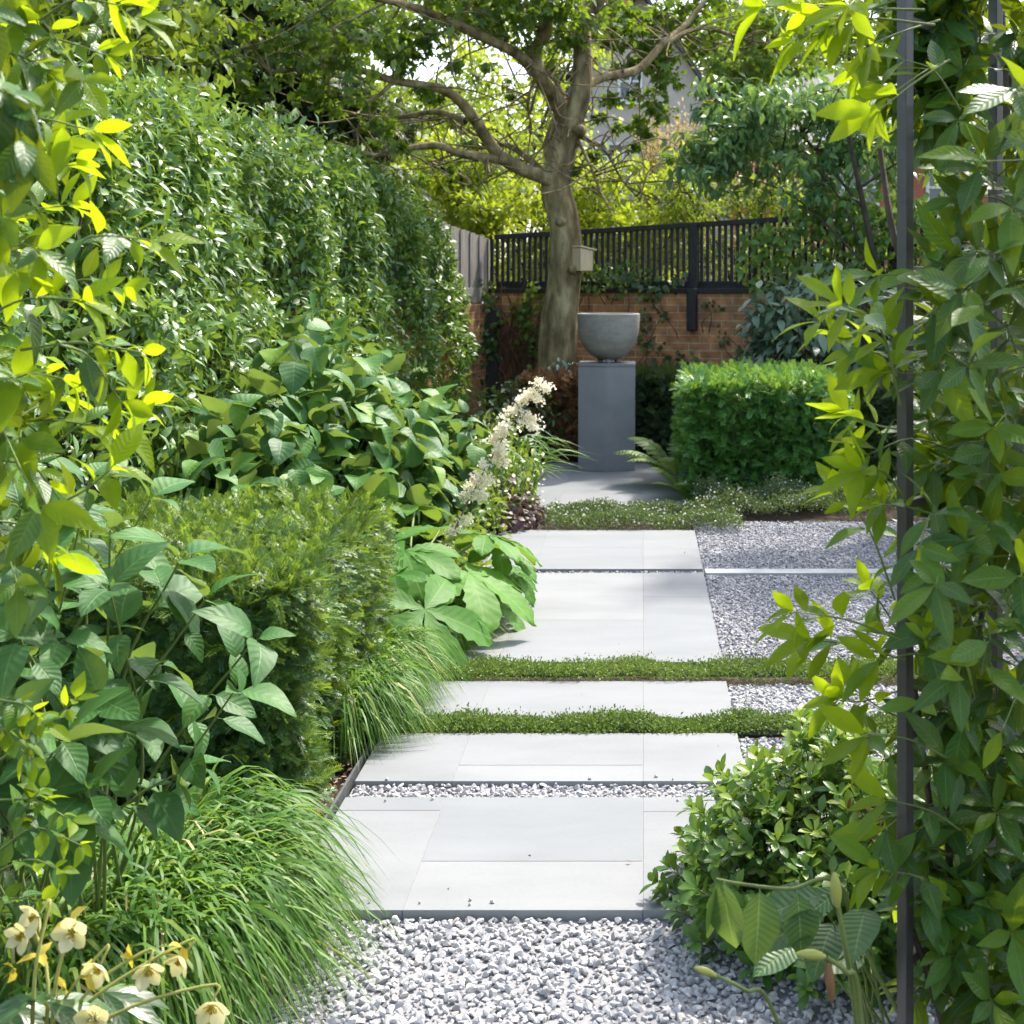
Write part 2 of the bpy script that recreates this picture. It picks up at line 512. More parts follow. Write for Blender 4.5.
def core_box(name, x0, x1, y0, y1, z0, z1, mat, parent):
    mb = MB(); g = 9
    a = np.linspace(0, 1, g)
    # a dense twiggy heart: many thin twigs running from the middle outward
    for _ in range(420):
        p0 = np.array([U(x0 + .1, x1 - .1), U(y0 + .1, y1 - .1), z0])
        p1 = np.array([U(x0, x1), U(y0, y1), U(z0 + .15, z1)])
        mb.tube(spline([p0, (p0 + p1) / 2 + rng.normal(size=3) * .06, p1], 5), np.linspace(.006, .002, 5), 4, rnd=U(0, 1), cap=False)
    return mb.build(name, mat, parent)

# =================================================================== SETTING
soil = noise_mat('soil', [(.3, (.035, .025, .017)), (.6, (.085, .06, .04)), (.8, (.15, .115, .08))], scale=22, bump=1.0, bdist=.03, scale2=140)
mb = MB()
gx = np.concatenate([[-120, -40, -12], np.linspace(-6, 6, 61), [12, 40, 120]]); gy = np.concatenate([[-40, -10, 0], np.linspace(1, 18, 86), [26, 50, 160]])
X, Y = np.meshgrid(gx, gy); Z = -.055 + .012 * wob(np.stack([X, Y, X * 0], -1), 3.0) * (np.abs(X) < 7)
Z = np.where((X < -1.0) & (Y < 18), Z + .05 * np.clip((-1.0 - X) / .3, 0, 1), Z)
idx = np.arange(X.size).reshape(X.shape)
mb.add(np.stack([X, Y, Z], -1).reshape(-1, 3), np.stack([idx[:-1, :-1], idx[:-1, 1:], idx[1:, 1:], idx[1:, :-1]], -1).reshape(-1, 4))
tag(mb.build('ground', soil), 'dark brown garden soil under the planting', 'ground', kind='structure')

pave = noise_mat('pale_porcelain', [(.28, (.200, .211, .220)), (.5, (.228, .240, .250)), (.75, (.256, .267, .276))], scale=2.2, detail=9, rough=.8, spec=.2, bump=.04, bdist=.002, stretch=(.6, 1.6, 1), scale2=120, amp2=.035, rnd_stops=[(0, (.90, .915, .93)), (1, (1.05, 1.04, 1.03))])
grout = noise_mat('grout', [(.3, (.20, .205, .21)), (.7, (.25, .255, .26))], scale=60, bump=.3, bdist=.002)
edge_m = noise_mat('dark_edging', [(.3, (.05, .055, .06)), (.7, (.11, .115, .12))], scale=40, rough=.6)
XL, XR = -.905, .327
J = [XL, -.6, 0.0, XR]


def panel(y0, y1, label, cross=((), (), ())):
    """one raised paving panel: three columns of slabs with fine joints, laid on a grey bed"""
    g = .0009
    mb = MB(); mb.box(XL + .004, XR - .004, y0 + .004, y1 - .004, -.06, -.0016)
    o = mb.build('path', grout, None, smooth=False); tag(o, label, 'paving', 'raised pale paving panels', 'structure')
    s = MB()
    for i in range(3):
        ys = [y0] + list(cross[i]) + [y1]
        for a, b in zip(ys[:-1], ys[1:]):
            n0 = s.n
            s.box(J[i] + (g if i else 0), J[i + 1] - (g if i < 2 else 0), a + (g if a != y0 else 0), b - (g if b != y1 else 0), -.034, 0.0 + U(-.00015, .00015))
            s.a[-1][:, 2] = U(0, 1)
    s.build('slabs', pave, o, smooth=False, bevel=.0015)
    return o


panel(3.489, 4.257, 'largest pale paving panel, nearest, with gravel along its front edge', ((4.15,), (3.785,), (4.14,)))
panel(4.394, 4.864, 'pale paving panel between the narrow gravel gap and the first thyme strip', ((), (4.54,), ()))
panel(5.032, 5.501, 'narrow pale paving panel between the two thyme strips', ((), (), ()))
panel(5.778, 7.557, 'long pale paving panel beyond the second thyme strip', ((6.98,), (6.5,), (6.98,)))
panel(7.665, 8.878, 'pale paving panel just before the dark flowering ground cover', ((), (8.3,), ()))
panel(9.75, 12.25, 'pale paving panel that carries the grey pedestal', ((10.9,), (10.4, 11.6), (10.9,)))

# a pale flush edging across the gravel and a dark metal edging along the bed
mb = MB(); mb.box(XR + .01, 3.2, 7.545, 7.660, -.06, .003)
tag(mb.build('kerb', noise_mat('pale_edging_stone', [(.3, (.36, .37, .375)), (.7, (.46, .47, .475))], scale=12, rough=.8, bump=.05, bdist=.002, spec=.2), None, smooth=False, bevel=.003), 'thin pale edging stone running across the gravel beside the path', 'edging', kind='structure')
mb = MB(); mb.bar((XL - .018, 2.6, -.02), (XL - .018, 8.8, -.02), .008, .06)
tag(mb.build('kerb', edge_m, None, smooth=False), 'thin dark metal edging between paving and planting bed', 'edging', kind='structure')

# ---- gravel: real crushed stones
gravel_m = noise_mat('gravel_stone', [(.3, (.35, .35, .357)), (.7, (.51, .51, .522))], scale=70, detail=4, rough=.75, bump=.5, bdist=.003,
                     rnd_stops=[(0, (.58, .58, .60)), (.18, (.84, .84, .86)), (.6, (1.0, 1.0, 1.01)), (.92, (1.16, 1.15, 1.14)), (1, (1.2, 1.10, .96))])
fine = [stone_tpl(2, 100 + i) for i in range(9)]
coarse = [stone_tpl(1, 200 + i) for i in range(9)]


gravel_shaded = noise_mat('shaded_gravel_stone', [(.3, (.27, .27, .285)), (.7, (.41, .41, .43))], scale=70, detail=4, rough=.8, bump=.5, bdist=.003,
                     rnd_stops=[(0, (.55, .55, .57)), (.18, (.84, .84, .86)), (.6, (1.0, 1.0, 1.01)), (.92, (1.16, 1.15, 1.14)), (1, (1.2, 1.10, .96))])  # same gravel, its colour darkened to stand in for shade further back


def gravel(name, label, x0, x1, y0, y1, size, tpls, z, layers=1, skip=None):
    mb = MB()
    for l in range(layers):
        st = size * 1.28
        nx = int((x1 - x0) / st) + 1; ny = int((y1 - y0) / st) + 1
        gx, gy = np.meshgrid(np.linspace(x0, x1, nx), np.linspace(y0, y1, ny))
        p = np.c_[gx.ravel(), gy.ravel(), np.full(gx.size, z - l * size * .8)]
        p[:, :2] += U(-.5, .5, (len(p), 2)) * st
        p[:, 0] = np.clip(p[:, 0], x0, x1); p[:, 1] = np.clip(p[:, 1], y0, y1)
        p[:, 2] += U(-.3, .25, len(p)) * size
        if skip is not None: p = p[~skip(p)]
        N = len(p); k = rng.integers(0, len(tpls), N)
        d = rdir(N); d[:, 2] *= .3; nn = rdir(N) + [0, 0, 1.9]
        sz = size * (U(.42, 1.12, N) ** 1.1)[:, None] * U(.75, 1.15, (N, 3)) * [1, 1.1, .8]
        Rm = frame(d, nn)
        for i, tp in enumerate(tpls):
            m = k == i
            mb.inst(tp, p[m], Rm[m], sz[m])
    # the packed bed the stones lie in
    mb.box(x0 - .012, x1 + .012, y0 - .012, y1 + .012, z - .04, z - size * .35)
    o = mb.build(name, gravel_shaded if y0 > 5.6 else gravel_m, None, smooth=False)
    tag(o, label, 'gravel', 'grey crushed gravel', 'stuff')
    return o


gravel('gravel', 'coarse pale grey gravel in front of the nearest paving panel', -1.0, 1.15, 2.5, 3.478, .0142, fine, -.022, 2)
gravel('gravel', 'narrow strip of gravel between the two nearest paving panels', XL + .01, XR - .01, 4.263, 4.388, .0125, fine, -.014, 2)
gravel('gravel', 'gravel bed beside the path short of the first thyme strip', XR + .015, 1.6, 3.5, 4.86, .0125, coarse, -.02, 2)
gravel('gravel', 'gravel bed between the ends of the two thyme strips', XR + .015, 2.0, 5.03, 5.50, .0125, coarse, -.018, 2)
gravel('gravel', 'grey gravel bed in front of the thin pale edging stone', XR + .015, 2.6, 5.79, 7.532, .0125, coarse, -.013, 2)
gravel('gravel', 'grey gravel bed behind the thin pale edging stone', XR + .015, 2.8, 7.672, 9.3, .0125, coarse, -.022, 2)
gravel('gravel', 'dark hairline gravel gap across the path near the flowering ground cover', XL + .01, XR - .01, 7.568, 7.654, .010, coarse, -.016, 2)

# stones kicked onto the slabs
mb = MB(); N = 34; sel_ = slice(0, None, 2)
p = np.c_[U(-.85, .3, N), np.concatenate([3.489 + np.abs(rng.normal(size=18)) * .05, 4.394 + np.abs(rng.normal(size=8)) * .03, 4.257 - np.abs(rng.normal(size=8)) * .03]), np.full(N, .004)]
mb.inst(fine[0], p[sel_], frame(rdir(N) * [1, 1, .2], np.tile([0, 0, 1.], (N, 1)))[sel_], (.006 * U(.5, 1.2, N))[sel_], U(.4, 1, N)[sel_])
tag(mb.build('gravel', gravel_m, None, smooth=False), 'few stray grey stone chips lying on the pale slabs', 'gravel', kind='stuff')
# fallen scraps at the bed edge
litter_m = leaf_mat('leaf_litter', [(0, (.16, .09, .05)), (.5, (.28, .19, .12)), (1, (.42, .34, .25))], trans=(.2, .1, .05), tf=.1, rough=.8)
mb = MB(); N = 900
p = np.c_[U(-1.12, -.93, N), U(3.6, 5.0, N), U(-.03, .0, N)]
scatter_leaves(mb, leaf_tpl(2, .5, curve=.3), p, np.tile([0, 0, 1.], (N, 1)), .022, jit=.5)
tag(mb.build('leaf_litter', litter_m), 'dry brown leaf litter beside the paving below the clipped yew', 'leaf litter', kind='stuff')
# dark specks on the slabs
mb = MB(); N = 14
p = np.c_[U(-.85, .3, N), U(3.5, 8.7, N), np.full(N, .004)]
p[0] = P(685, 561, 8.05); p[0][2] = .01
scatter_leaves(mb, leaf_tpl(2, .6, curve=.5), p, np.tile([0, 0, 1.], (N, 1)), .012, jit=.2)
tag(mb.build('leaf_litter', litter_m), 'scattered tiny dry leaf scraps lying on the pale slabs', 'leaf litter', kind='stuff')

# =================================================================== PEDESTAL AND BOWL
conc_ped = noise_mat('grey_pedestal', [(.3, (.225, .228, .235)), (.7, (.275, .278, .286))], scale=5, detail=8, rough=.75, bump=.06, bdist=.002, scale2=130, amp2=.05)
conc_cap = noise_mat('grey_cap', [(.3, (.17, .175, .185)), (.7, (.22, .225, .235))], scale=20, rough=.65, bump=.1, bdist=.003)
conc_bowl = noise_mat('grey_bowl', [(.3, (.23, .212, .19)), (.7, (.34, .315, .285))], scale=6, detail=9, rough=.8, bump=.2, bdist=.004, stretch=(1, 1, 2.5), scale2=80)
PX, PY = (606.5 - VX) / F * 11.68, 11.9
ped = thing('pedestal', 'tall dark grey square pedestal with a faint ridge down its front, on the far paving', 'pedestal', (PX, PY, 0))
mb = MB(); hw = .237
mb.prism([(PX - hw, PY - .22), (PX - .012, PY - .274), (PX + .012, PY - .274), (PX + hw, PY - .22), (PX + hw, PY + .22), (PX - hw, PY + .22)], .0, .872)
mb.build('body', conc_ped, ped, smooth=False, bevel=.006)
mb = MB(); mb.prism([(PX - hw - .004, PY - .226), (PX - .012, PY - .28), (PX + .012, PY - .28), (PX + hw + .004, PY - .226), (PX + hw + .004, PY + .226), (PX - hw - .004, PY + .226)], .872, .895)
mb.build('cap', conc_cap, ped, smooth=False, bevel=.004)
bowl = thing('bowl', 'round bottomed grey concrete bowl standing on the pedestal', 'bowl', (PX + .012, PY, .895))
mb = MB(); r = .262; c = (PX + .012, PY, .915)
prof = [(.001, .0)] + [(r * math.sin(a) ** .80, .30 * (1 - math.cos(a)) ** .95) for a in np.linspace(.18, math.pi / 2, 16)]
prof += [(r + .003, .34), (r + .005, .385), (r + .005, .392), (r - .001, .396), (r - .02, .396), (r - .026, .39)]
prof += [((r - .026) * math.sin(a) ** .8, .03 + .27 * (1 - math.cos(a))) for a in np.linspace(math.pi / 2, .05, 12)] + [(.001, .03)]
mb.lathe(prof, c, 64); mb.build('basin', conc_bowl, bowl)
for k in range(3):
    a = k * 2.094 + .5
    mb = MB(); mb.lathe([(.001, 0), (.024, 0), (.026, .004), (.022, .028), (.001, .03)], (c[0] + .085 * math.cos(a), c[1] + .085 * math.sin(a), .895), 14)
    mb.build('foot', conc_ped, bowl)

# =================================================================== BACK WALL, FENCES
bricks = brick_mat('old_brick')
dkwood = noise_mat('black_stained_wood', [(.3, (.016, .016, .018)), (.7, (.045, .045, .048))], scale=6, stretch=(12, 12, 1), rough=.6, bump=.25, bdist=.003)
greywood = noise_mat('weathered_grey_wood', [(.3, (.16, .15, .14)), (.55, (.27, .255, .24)), (.75, (.36, .345, .33))], scale=5, stretch=(14, 14, .8), rough=.85, bump=.4, bdist=.004)
A = np.array([(493 - VX) / F * 14.6, 14.6, 0.]); B = np.array([(905 - VX) / F * 13.2, 13.2, 0.])
dirw = nz(B - A); angw = math.atan2(dirw[1], dirw[0]); LW = 7.5
WTOP = 1.47


def wl(s, d, z):
    """point on the back wall line: s metres along, d metres towards the garden"""
    return A + dirw * s + np.array([dirw[1], -dirw[0], 0]) * d + np.array([0, 0, z])


def wall_s(px):
    k = (px - VX) / F
    return (A[0] - k * A[1]) / (k * dirw[1] - dirw[0])


w = thing('brick_wall', 'old red brick garden wall behind the bowl, patched with ivy', 'wall', tuple(A), rz=angw)
def local_box(parent, name, mat, x0, x1, y0, y1, z0, z1, bevel=0.0, smooth=False):
    m = MB(); m.box(x0, x1, y0, y1, z0, z1)
    o = m.build(name, mat, None, smooth, bevel); o.parent = parent; return o
local_box(w, 'brickwork', bricks, -.3, LW, 0, .22, -.2, WTOP)
local_box(w, 'coping', dkwood, -.3, LW, -.03, .25, WTOP, WTOP + .045, .004)

fn = thing('slatted_fence', 'black stained fence of narrow upright slats on top of the brick wall', 'fence', tuple(A + [0, 0, WTOP + .045]), rz=angw)
def ftop(x): return .535 + .045 * x
sl = MB(); step = .062; k = 0
while k * step < LW - .1:
    x = -.06 + k * step; t = ftop(x)
    v = []
    for z, xx in ((.05, x), (.05, x + .033), (t - .02, x + .033), (t - .02, x)):
        v.append((xx, .06, z)); 
    v2 = [(a, b + .018, c_) for a, b, c_ in v]
    sl.add(v + v2, [(0, 1, 2, 3), (7, 6, 5, 4), (0, 4, 5, 1), (1, 5, 6, 2), (2, 6, 7, 3), (3, 7, 4, 0)]); k += 1
o = sl.build('slats', dkwood, None, False); o.parent = fn
m = MB(); m.bar((0, .062, ftop(0)), (LW, .062, ftop(LW)), .075, .05); o = m.build('top_rail', dkwood, None, False, .004); o.parent = fn
m = MB(); m.bar((0, .1, .03), (LW, .1, .03), .05, .09); o = m.build('bottom_rail', dkwood, None, False, .004); o.parent = fn
for px in (694, 893):
    s = wall_s(px)
    local_box(fn, 'post', dkwood, s - .042, s + .042, -.028, .052, -.02, ftop(s) + .01, .005)
s = wall_s(694.5)
bk = MB(); bk.prism([(s - .048, -.13), (s + .048, -.13), (s + .048, -.032), (s - .048, -.032)], -.42, .005)
o = bk.build('post_bracket', dkwood, None, False, .02); o.parent = fn
# lower brick wall and grey fence on the side boundary
C = np.array([-2.28, 12.0, 0]); D = A + np.array([-.03, -.03, 0]); ds = nz(D - C); angs = math.atan2(ds[1], ds[0]); LS = float(np.linalg.norm(D - C))
w2 = thing('brick_wall', 'short return of orange brick wall under the weathered grey fence', 'wall', tuple(C), rz=angs)
local_box(w2, 'brickwork', bricks, -6, LS - .02, -.0, .2, -.2, 1.36)
gf = thing('board_fence', 'weathered silver grey close boarded fence panel at the corner', 'fence', tuple(C + [0, 0, 1.36]), rz=angs)
pm = MB(); k = 0
x = -6.0
while x < LS + .10:
    wd = .135; t = .84 - .10 * max(0, (x - LS + 1.6))
    pm.box(x, min(x + wd, LS + .13), .05 + (k % 2) * .012, .068 + (k % 2) * .012, .01, t + U(-.004, .004)); x += wd - .01; k += 1
o = pm.build('boards', greywood, None, False); o.parent = gf
local_box(gf, 'gravel_board', greywood, -6, LS + .06, .022, .046, .01, .16, .003)
cp = MB(); cp.bar(tuple(D + [.02, -.06, -.1]), tuple(D + [.02, -.06, 1.3]), .14, .1)
tag(cp.build('post', dkwood, None, False, .006), 'short black timber post in the shaded corner of the brick walls', 'post')

# =================================================================== HOUSES BEYOND THE WALL
render_w = noise_mat('pale_render', [(.3, (.48, .43, .36)), (.7, (.58, .53, .46))], scale=3, rough=.9, bump=.1)
tile_red = noise_mat('clay_tile', [(.3, (.30, .10, .06)), (.7, (.44, .17, .10))], scale=5, stretch=(1, 1, 6), rough=.8, bump=.4, bdist=.03)
tile_dk = noise_mat('slate_tile', [(.3, (.07, .07, .08)), (.7, (.13, .125, .13))], scale=5, stretch=(1, 1, 6), rough=.7, bump=.4, bdist=.03)
glass = noise_mat('window_glass', [(.3, (.06, .08, .10)), (.7, (.10, .12, .14))], scale=1, rough=.08, bump=0, spec=.8)
white_p = noise_mat('white_paint', [(.3, (.70, .70, .70)), (.7, (.78, .78, .78))], scale=5, rough=.5, bump=0)


def house(name, label, cx, Y, w, d, zb, ridge, wallm, roofm, wins, chim, gable_front=True):
    h = thing(name, label, 'house', (cx, Y, 0))
    m = MB(); a = w / 2
    if gable_front:
        o = [(cx - a, Y, 0), (cx + a, Y, 0), (cx + a, Y, zb), (cx, Y, ridge), (cx - a, Y, zb)]
        v = o + [(x, y + d, z) for x, y, z in o]
        m.add(v, [(0, 1, 2, 4), (5, 9, 7, 6), (0, 5, 6, 1), (1, 6, 7, 2), (4, 9, 5, 0)], [(2, 3, 4), (7, 9, 8)])
    else:
        m.box(cx - a, cx + a, Y, Y + d, 0, zb)
    m.build('walls', wallm, h, False)
    m = MB()
    if gable_front:
        for sg in (-1, 1):
            e = .35; sl_ = (ridge - zb) / a
            p = [(cx, ridge + .16), (cx + sg * (a + e), zb - e * sl_ + .16)]
            v = []
            for yy in (Y - .35, Y + d + .35):
                for (x, z), dz in ((p[0], 0), (p[1], 0), (p[1], -.14), (p[0], -.14)): v.append((x, yy, z + dz))
            m.add(v, [(0, 1, 2, 3), (7, 6, 5, 4), (0, 4, 5, 1), (1, 5, 6, 2), (2, 6, 7, 3)])
    else:
        v = [(cx - a - .3, Y - .4, zb - .1), (cx + a + .3, Y - .4, zb - .1), (cx + a + .3, Y + d / 2, ridge), (cx - a - .3, Y + d / 2, ridge), (cx - a - .3, Y + d + .4, zb - .1), (cx + a + .3, Y + d + .4, zb - .1)]
        v += [(x, y, z - .15) for x, y, z in v]
        m.add(v, [(0, 1, 2, 3), (3, 2, 5, 4), (6, 9, 8, 7), (9, 10, 11, 8), (0, 6, 7, 1), (4, 5, 11, 10), (1, 7, 8, 2), (0, 3, 9, 6), (2, 8, 11, 5), (3, 4, 10, 9)])
    rf = m.build('roof', roofm, h, False)
    for x, z, ht in chim:
        m = MB(); m.box(x - .45, x + .45, Y + d * .35, Y + d * .35 + .7, z, z + ht); ch = m.build('chimney', bricks if wallm is not bricks else render_w, rf, False)
        for k in (-.22, .22):
            m = MB(); m.lathe([(.11, 0), (.13, .05), (.10, .1), (.11, .35), (.08, .35), (.07, .1)], (x + k, Y + d * .35 + .35, z + ht), 12); m.build('chimney_pot', tile_red, rf)
    for x, z, ww, hh in wins:
        m = MB(); t = .07
        for b in ((x - ww / 2, x - ww / 2 + t, z, z + hh), (x + ww / 2 - t, x + ww / 2, z, z + hh), (x - ww / 2 + t, x + ww / 2 - t, z, z + t), (x - ww / 2 + t, x + ww / 2 - t, z + hh - t, z + hh), (x - .03, x + .03, z + t, z + hh - t), (x - ww / 2 + t, x - .03, z + hh * .5, z + hh * .5 + .05), (x + .03, x + ww / 2 - t, z + hh * .5, z + hh * .5 + .05)):
            m.box(b[0], b[1], Y - .06, Y + .02, b[2], b[3])
        f = m.build('window', white_p, h, False)
        m = MB(); m.box(x - ww / 2 + .01, x + ww / 2 - .01, Y - .012, Y + .01, z + .01, z + hh - .01); m.build('pane', glass, f, False)
        m = MB(); m.box(x - ww / 2 - .1, x + ww / 2 + .1, Y - .14, Y - .002, z - .09, z - .004); m.build('sill', white_p, f, False)
    return h


q = P(640, 40, 34)
house('rendered_house', 'pale rendered house with a dark pitched roof, glimpsed behind the tree', q[0], 34, 4.4, 9, 5.4, 8.6, render_w, tile_dk,
      [(P(608, 0, 34)[0], 3.7, .8, 1.3), (P(655, 0, 34)[0], 3.7, .9, 1.3), (P(630, 0, 34)[0], 6.0, .6, .9)], [(P(624, 0, 34)[0], 7.0, 2.2)])
q = P(715, 120, 40)
house('brick_house', 'distant house with pinkish clay tiled roof behind the hanging foliage', q[0], 40, 7.5, 9, 4.3, 7.6, bricks, tile_red,
      [(q[0] - 1.5, 2.4, 1.1, 1.4), (q[0] + 1.5, 2.4, 1.1, 1.4)], [], False)
q = P(900, 170, 30)
house('brick_house', 'distant pink brick house seen through the foliage near the dark metal post', q[0], 30, 4.5, 7, 4.6, 6.6, tile_red, tile_dk,
      [(q[0] - .9, 3.0, .9, 1.2), (q[0] + 1.0, 3.0, .9, 1.2)], [(q[0] + 1.2, 5.8, 1.6)], False)

# =================================================================== METAL TRELLIS
steel = noise_mat('grey_powder_coat', [(.3, (.052, .052, .050)), (.7, (.075, .075, .072))], scale=30, rough=.38, bump=.05, bdist=.001, spec=.6)
T1 = np.array([.487, 2.6, 0]); T2 = np.array([.735, 2.92, 0]); dT = nz(T2 - T1)
tr = thing('metal_trellis', 'dark grey square metal trellis with two tall posts wrapped by climber', 'trellis', tuple(T1))
for T in (T1, T2):
    m = MB(); m.bar(T + [0, 0, -.05], T + [0, 0, 2.5], .0225, .0225, up=(.65, -.75, 0)); m.build('post', steel, tr, False, .0015)
for z in (.30, .72, 1.15, 1.585, 2.05, 2.42):
    m = MB(); m.bar(T1 + dT * .016 + [0, 0, z], T2 - dT * .016 + [0, 0, z], .016, .016); m.build('rung', steel, tr, False, .001)

# nest box
pine = noise_mat('pale_pine', [(.3, (.58, .44, .26)), (.7, (.72, .58, .38))], scale=6, stretch=(10, 10, 1), rough=.6, bump=.15)
hole_m = noise_mat('dark_hole', [(0, (.01, .01, .01)), (1, (.015, .015, .015))], scale=5, bump=0)
NB = P(582.5, 257, 13.15)
nb = thing('nest_box', 'small pale wooden nest box fixed to the tree trunk', 'nest box', tuple(NB + [0, 0, -.13]), rz=R(35))
def nbp(name, mat, mbx, bev=.003):
    o = mbx.build(name, mat, None, False, bev); o.parent = nb; return o
m = MB(); v = [(-.07, -.08, 0), (.065, -.08, 0), (.065, .08, 0), (-.07, .08, 0), (-.07, -.08, .215), (.065, -.08, .19), (.065, .08, .19), (-.07, .08, .215)]
m.add(v, [(3, 2, 1, 0), (4, 5, 6, 7), (0, 1, 5, 4), (1, 2, 6, 5), (2, 3, 7, 6), (3, 0, 4, 7)]); nbp('box', pine, m)
m = MB(); m.bar((-.078, 0, .228), (.10, 0, .196), .19, .016, up=(0, 0, 1)); nbp('roof', pine, m)
m = MB(); m.tube([(.0652, 0, .13), (.068, 0, .13)], [.018, .018], 16); nbp('entrance_hole', hole_m, m, 0)

rng = np.random.default_rng(101)
# =================================================================== LEAF MATERIALS
m_jas = leaf_mat('glossy_climber_leaf', [(0, (.010, .040, .011)), (.45, (.030, .105, .018)), (.7, (.085, .20, .016)), (1, (.23, .37, .014))], trans=(.48, .60, .004), tf=.22, young_tf=.68, spots=.7, rough=.4, spec=.32, vbump=.25, vein=.55, veincol=(.20, .30, .07), nvein=9)
m_hedge = leaf_mat('hedge_leaf', [(0, (.045, .12, .03)), (.5, (.10, .225, .045)), (.8, (.17, .31, .05)), (1, (.27, .40, .06))], tf=.3, young_tf=.5, rough=.38, spec=.55)
m_yew = leaf_mat('yew_needle', [(0, (.022, .075, .02)), (.6, (.05, .14, .03)), (1, (.11, .23, .035))], tf=.25, rough=.45)
m_yewtip = leaf_mat('yew_fresh_needle', [(0, (.09, .20, .025)), (1, (.24, .36, .035))], tf=.42, rough=.45)
m_fresh = leaf_mat('fresh_green_needle', [(0, (.07, .22, .045)), (1, (.16, .38, .08))], tf=.35, rough=.42)
m_hyd = leaf_mat('broad_leaf', [(0, (.03, .11, .032)), (.6, (.06, .18, .04)), (.88, (.10, .25, .04)), (1, (.20, .34, .04))], tf=.32, rough=.52, spec=.35, vbump=.3, vein=.6, veincol=(.16, .30, .10), nvein=7, back=(.09, .17, .075), spots=.5)
m_rod = leaf_mat('pleated_leaf', [(0, (.05, .18, .022)), (1, (.11, .28, .036))], tf=.35, rough=.55, spec=.25, vein=.55, veincol=(.24, .42, .10), nvein=8, vbump=.22)
m_grass = leaf_mat('grass_blade', [(0, (.04, .12, .02)), (.6, (.085, .20, .03)), (.9, (.15, .28, .04)), (.965, (.26, .34, .08)), (.98, (.5, .42, .2)), (1, (.55, .46, .24))], trans=(.30, .48, .05), tf=.38, rough=.5, spec=.3)
m_thyme = leaf_mat('thyme_leaf', [(0, (.06, .12, .025)), (.7, (.12, .21, .045)), (1, (.22, .30, .07))], tf=.25, rough=.6)
m_cover = leaf_mat('dark_cover_leaf', [(0, (.04, .08, .03)), (.7, (.09, .15, .06)), (1, (.19, .25, .12))], tf=.2, rough=.6)
m_pit = leaf_mat('rosette_leaf', [(0, (.03, .095, .025)), (.5, (.065, .17, .03)), (.8, (.15, .28, .035)), (1, (.32, .42, .05))], tf=.33, rough=.33, vein=.3, veincol=(.25, .34, .1))
m_vib = leaf_mat('veined_leaf', [(0, (.045, .125, .045)), (1, (.10, .21, .05))], tf=.36, rough=.42, vein=.9, veincol=(.24, .36, .13), nvein=11, vbump=.4)
m_blue = leaf_mat('blue_green_leaf', [(0, (.07, .18, .08)), (.6, (.13, .28, .12)), (1, (.26, .40, .16))], tf=.35, rough=.4)
m_greyl = leaf_mat('grey_tiered_leaf', [(0, (.085, .15, .10)), (.6, (.17, .25, .18)), (1, (.30, .37, .28))], tf=.15, rough=.36, spec=.6, vein=.3)
m_canopy = leaf_mat('canopy_leaf', [(0, (.045, .105, .018)), (.6, (.085, .17, .022)), (1, (.17, .26, .03))], trans=(.35, .5, .02), tf=.42, rough=.5)
m_lime = leaf_mat('lime_leaf', [(0, (.13, .22, .02)), (.6, (.26, .36, .03)), (1, (.42, .47, .05))], trans=(.55, .65, .03), tf=.45, rough=.5)
m_midg = leaf_mat('mid_green_leaf', [(0, (.05, .11, .02)), (.6, (.10, .19, .03)), (1, (.2, .29, .04))], trans=(.4, .5, .03), tf=.4, rough=.5)
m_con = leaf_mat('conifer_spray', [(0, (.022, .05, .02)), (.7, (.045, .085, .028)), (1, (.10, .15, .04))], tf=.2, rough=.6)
m_tan = leaf_mat('feathery_tan', [(0, (.30, .20, .09)), (.5, (.42, .32, .13)), (1, (.36, .40, .12))], trans=(.6, .45, .2), tf=.4, rough=.7)
m_brown = leaf_mat('dead_brown_leaf', [(0, (.12, .06, .025)), (.6, (.25, .125, .05)), (1, (.36, .22, .10))], trans=(.3, .12, .03), tf=.2, rough=.7)
m_purp = leaf_mat('purple_leaf', [(0, (.035, .02, .03)), (.6, (.085, .05, .06)), (1, (.13, .12, .07))], trans=(.2, .06, .08), tf=.2, rough=.45, vein=.3)
m_ivy = leaf_mat('ivy_leaf', [(0, (.02, .055, .02)), (.6, (.045, .11, .035)), (1, (.10, .19, .04))], tf=.22, rough=.35, vein=.3)
m_cream = leaf_mat('cream_petal', [(0, (.80, .74, .56)), (.6, (.88, .84, .70)), (1, (.90, .87, .77))], trans=(.95, .90, .72), tf=.5, rough=.6)
m_hell = leaf_mat('hellebore_petal', [(0, (.50, .50, .20)), (.5, (.66, .63, .36)), (1, (.74, .69, .48))], trans=(.8, .75, .3), tf=.42, rough=.55, vein=.2, veincol=(.5, .55, .25))
m_gold = leaf_mat('golden_bract', [(0, (.45, .34, .03)), (1, (.58, .50, .07))], trans=(.7, .55, .05), tf=.4, rough=.55)
m_white = leaf_mat('white_floret', [(0, (.7, .7, .66)), (1, (.82, .82, .8))], trans=(.8, .8, .75), tf=.35, rough=.6)
m_fern = leaf_mat('fern_frond', [(0, (.13, .25, .06)), (1, (.26, .38, .12))], trans=(.4, .55, .1), tf=.4, rough=.5)

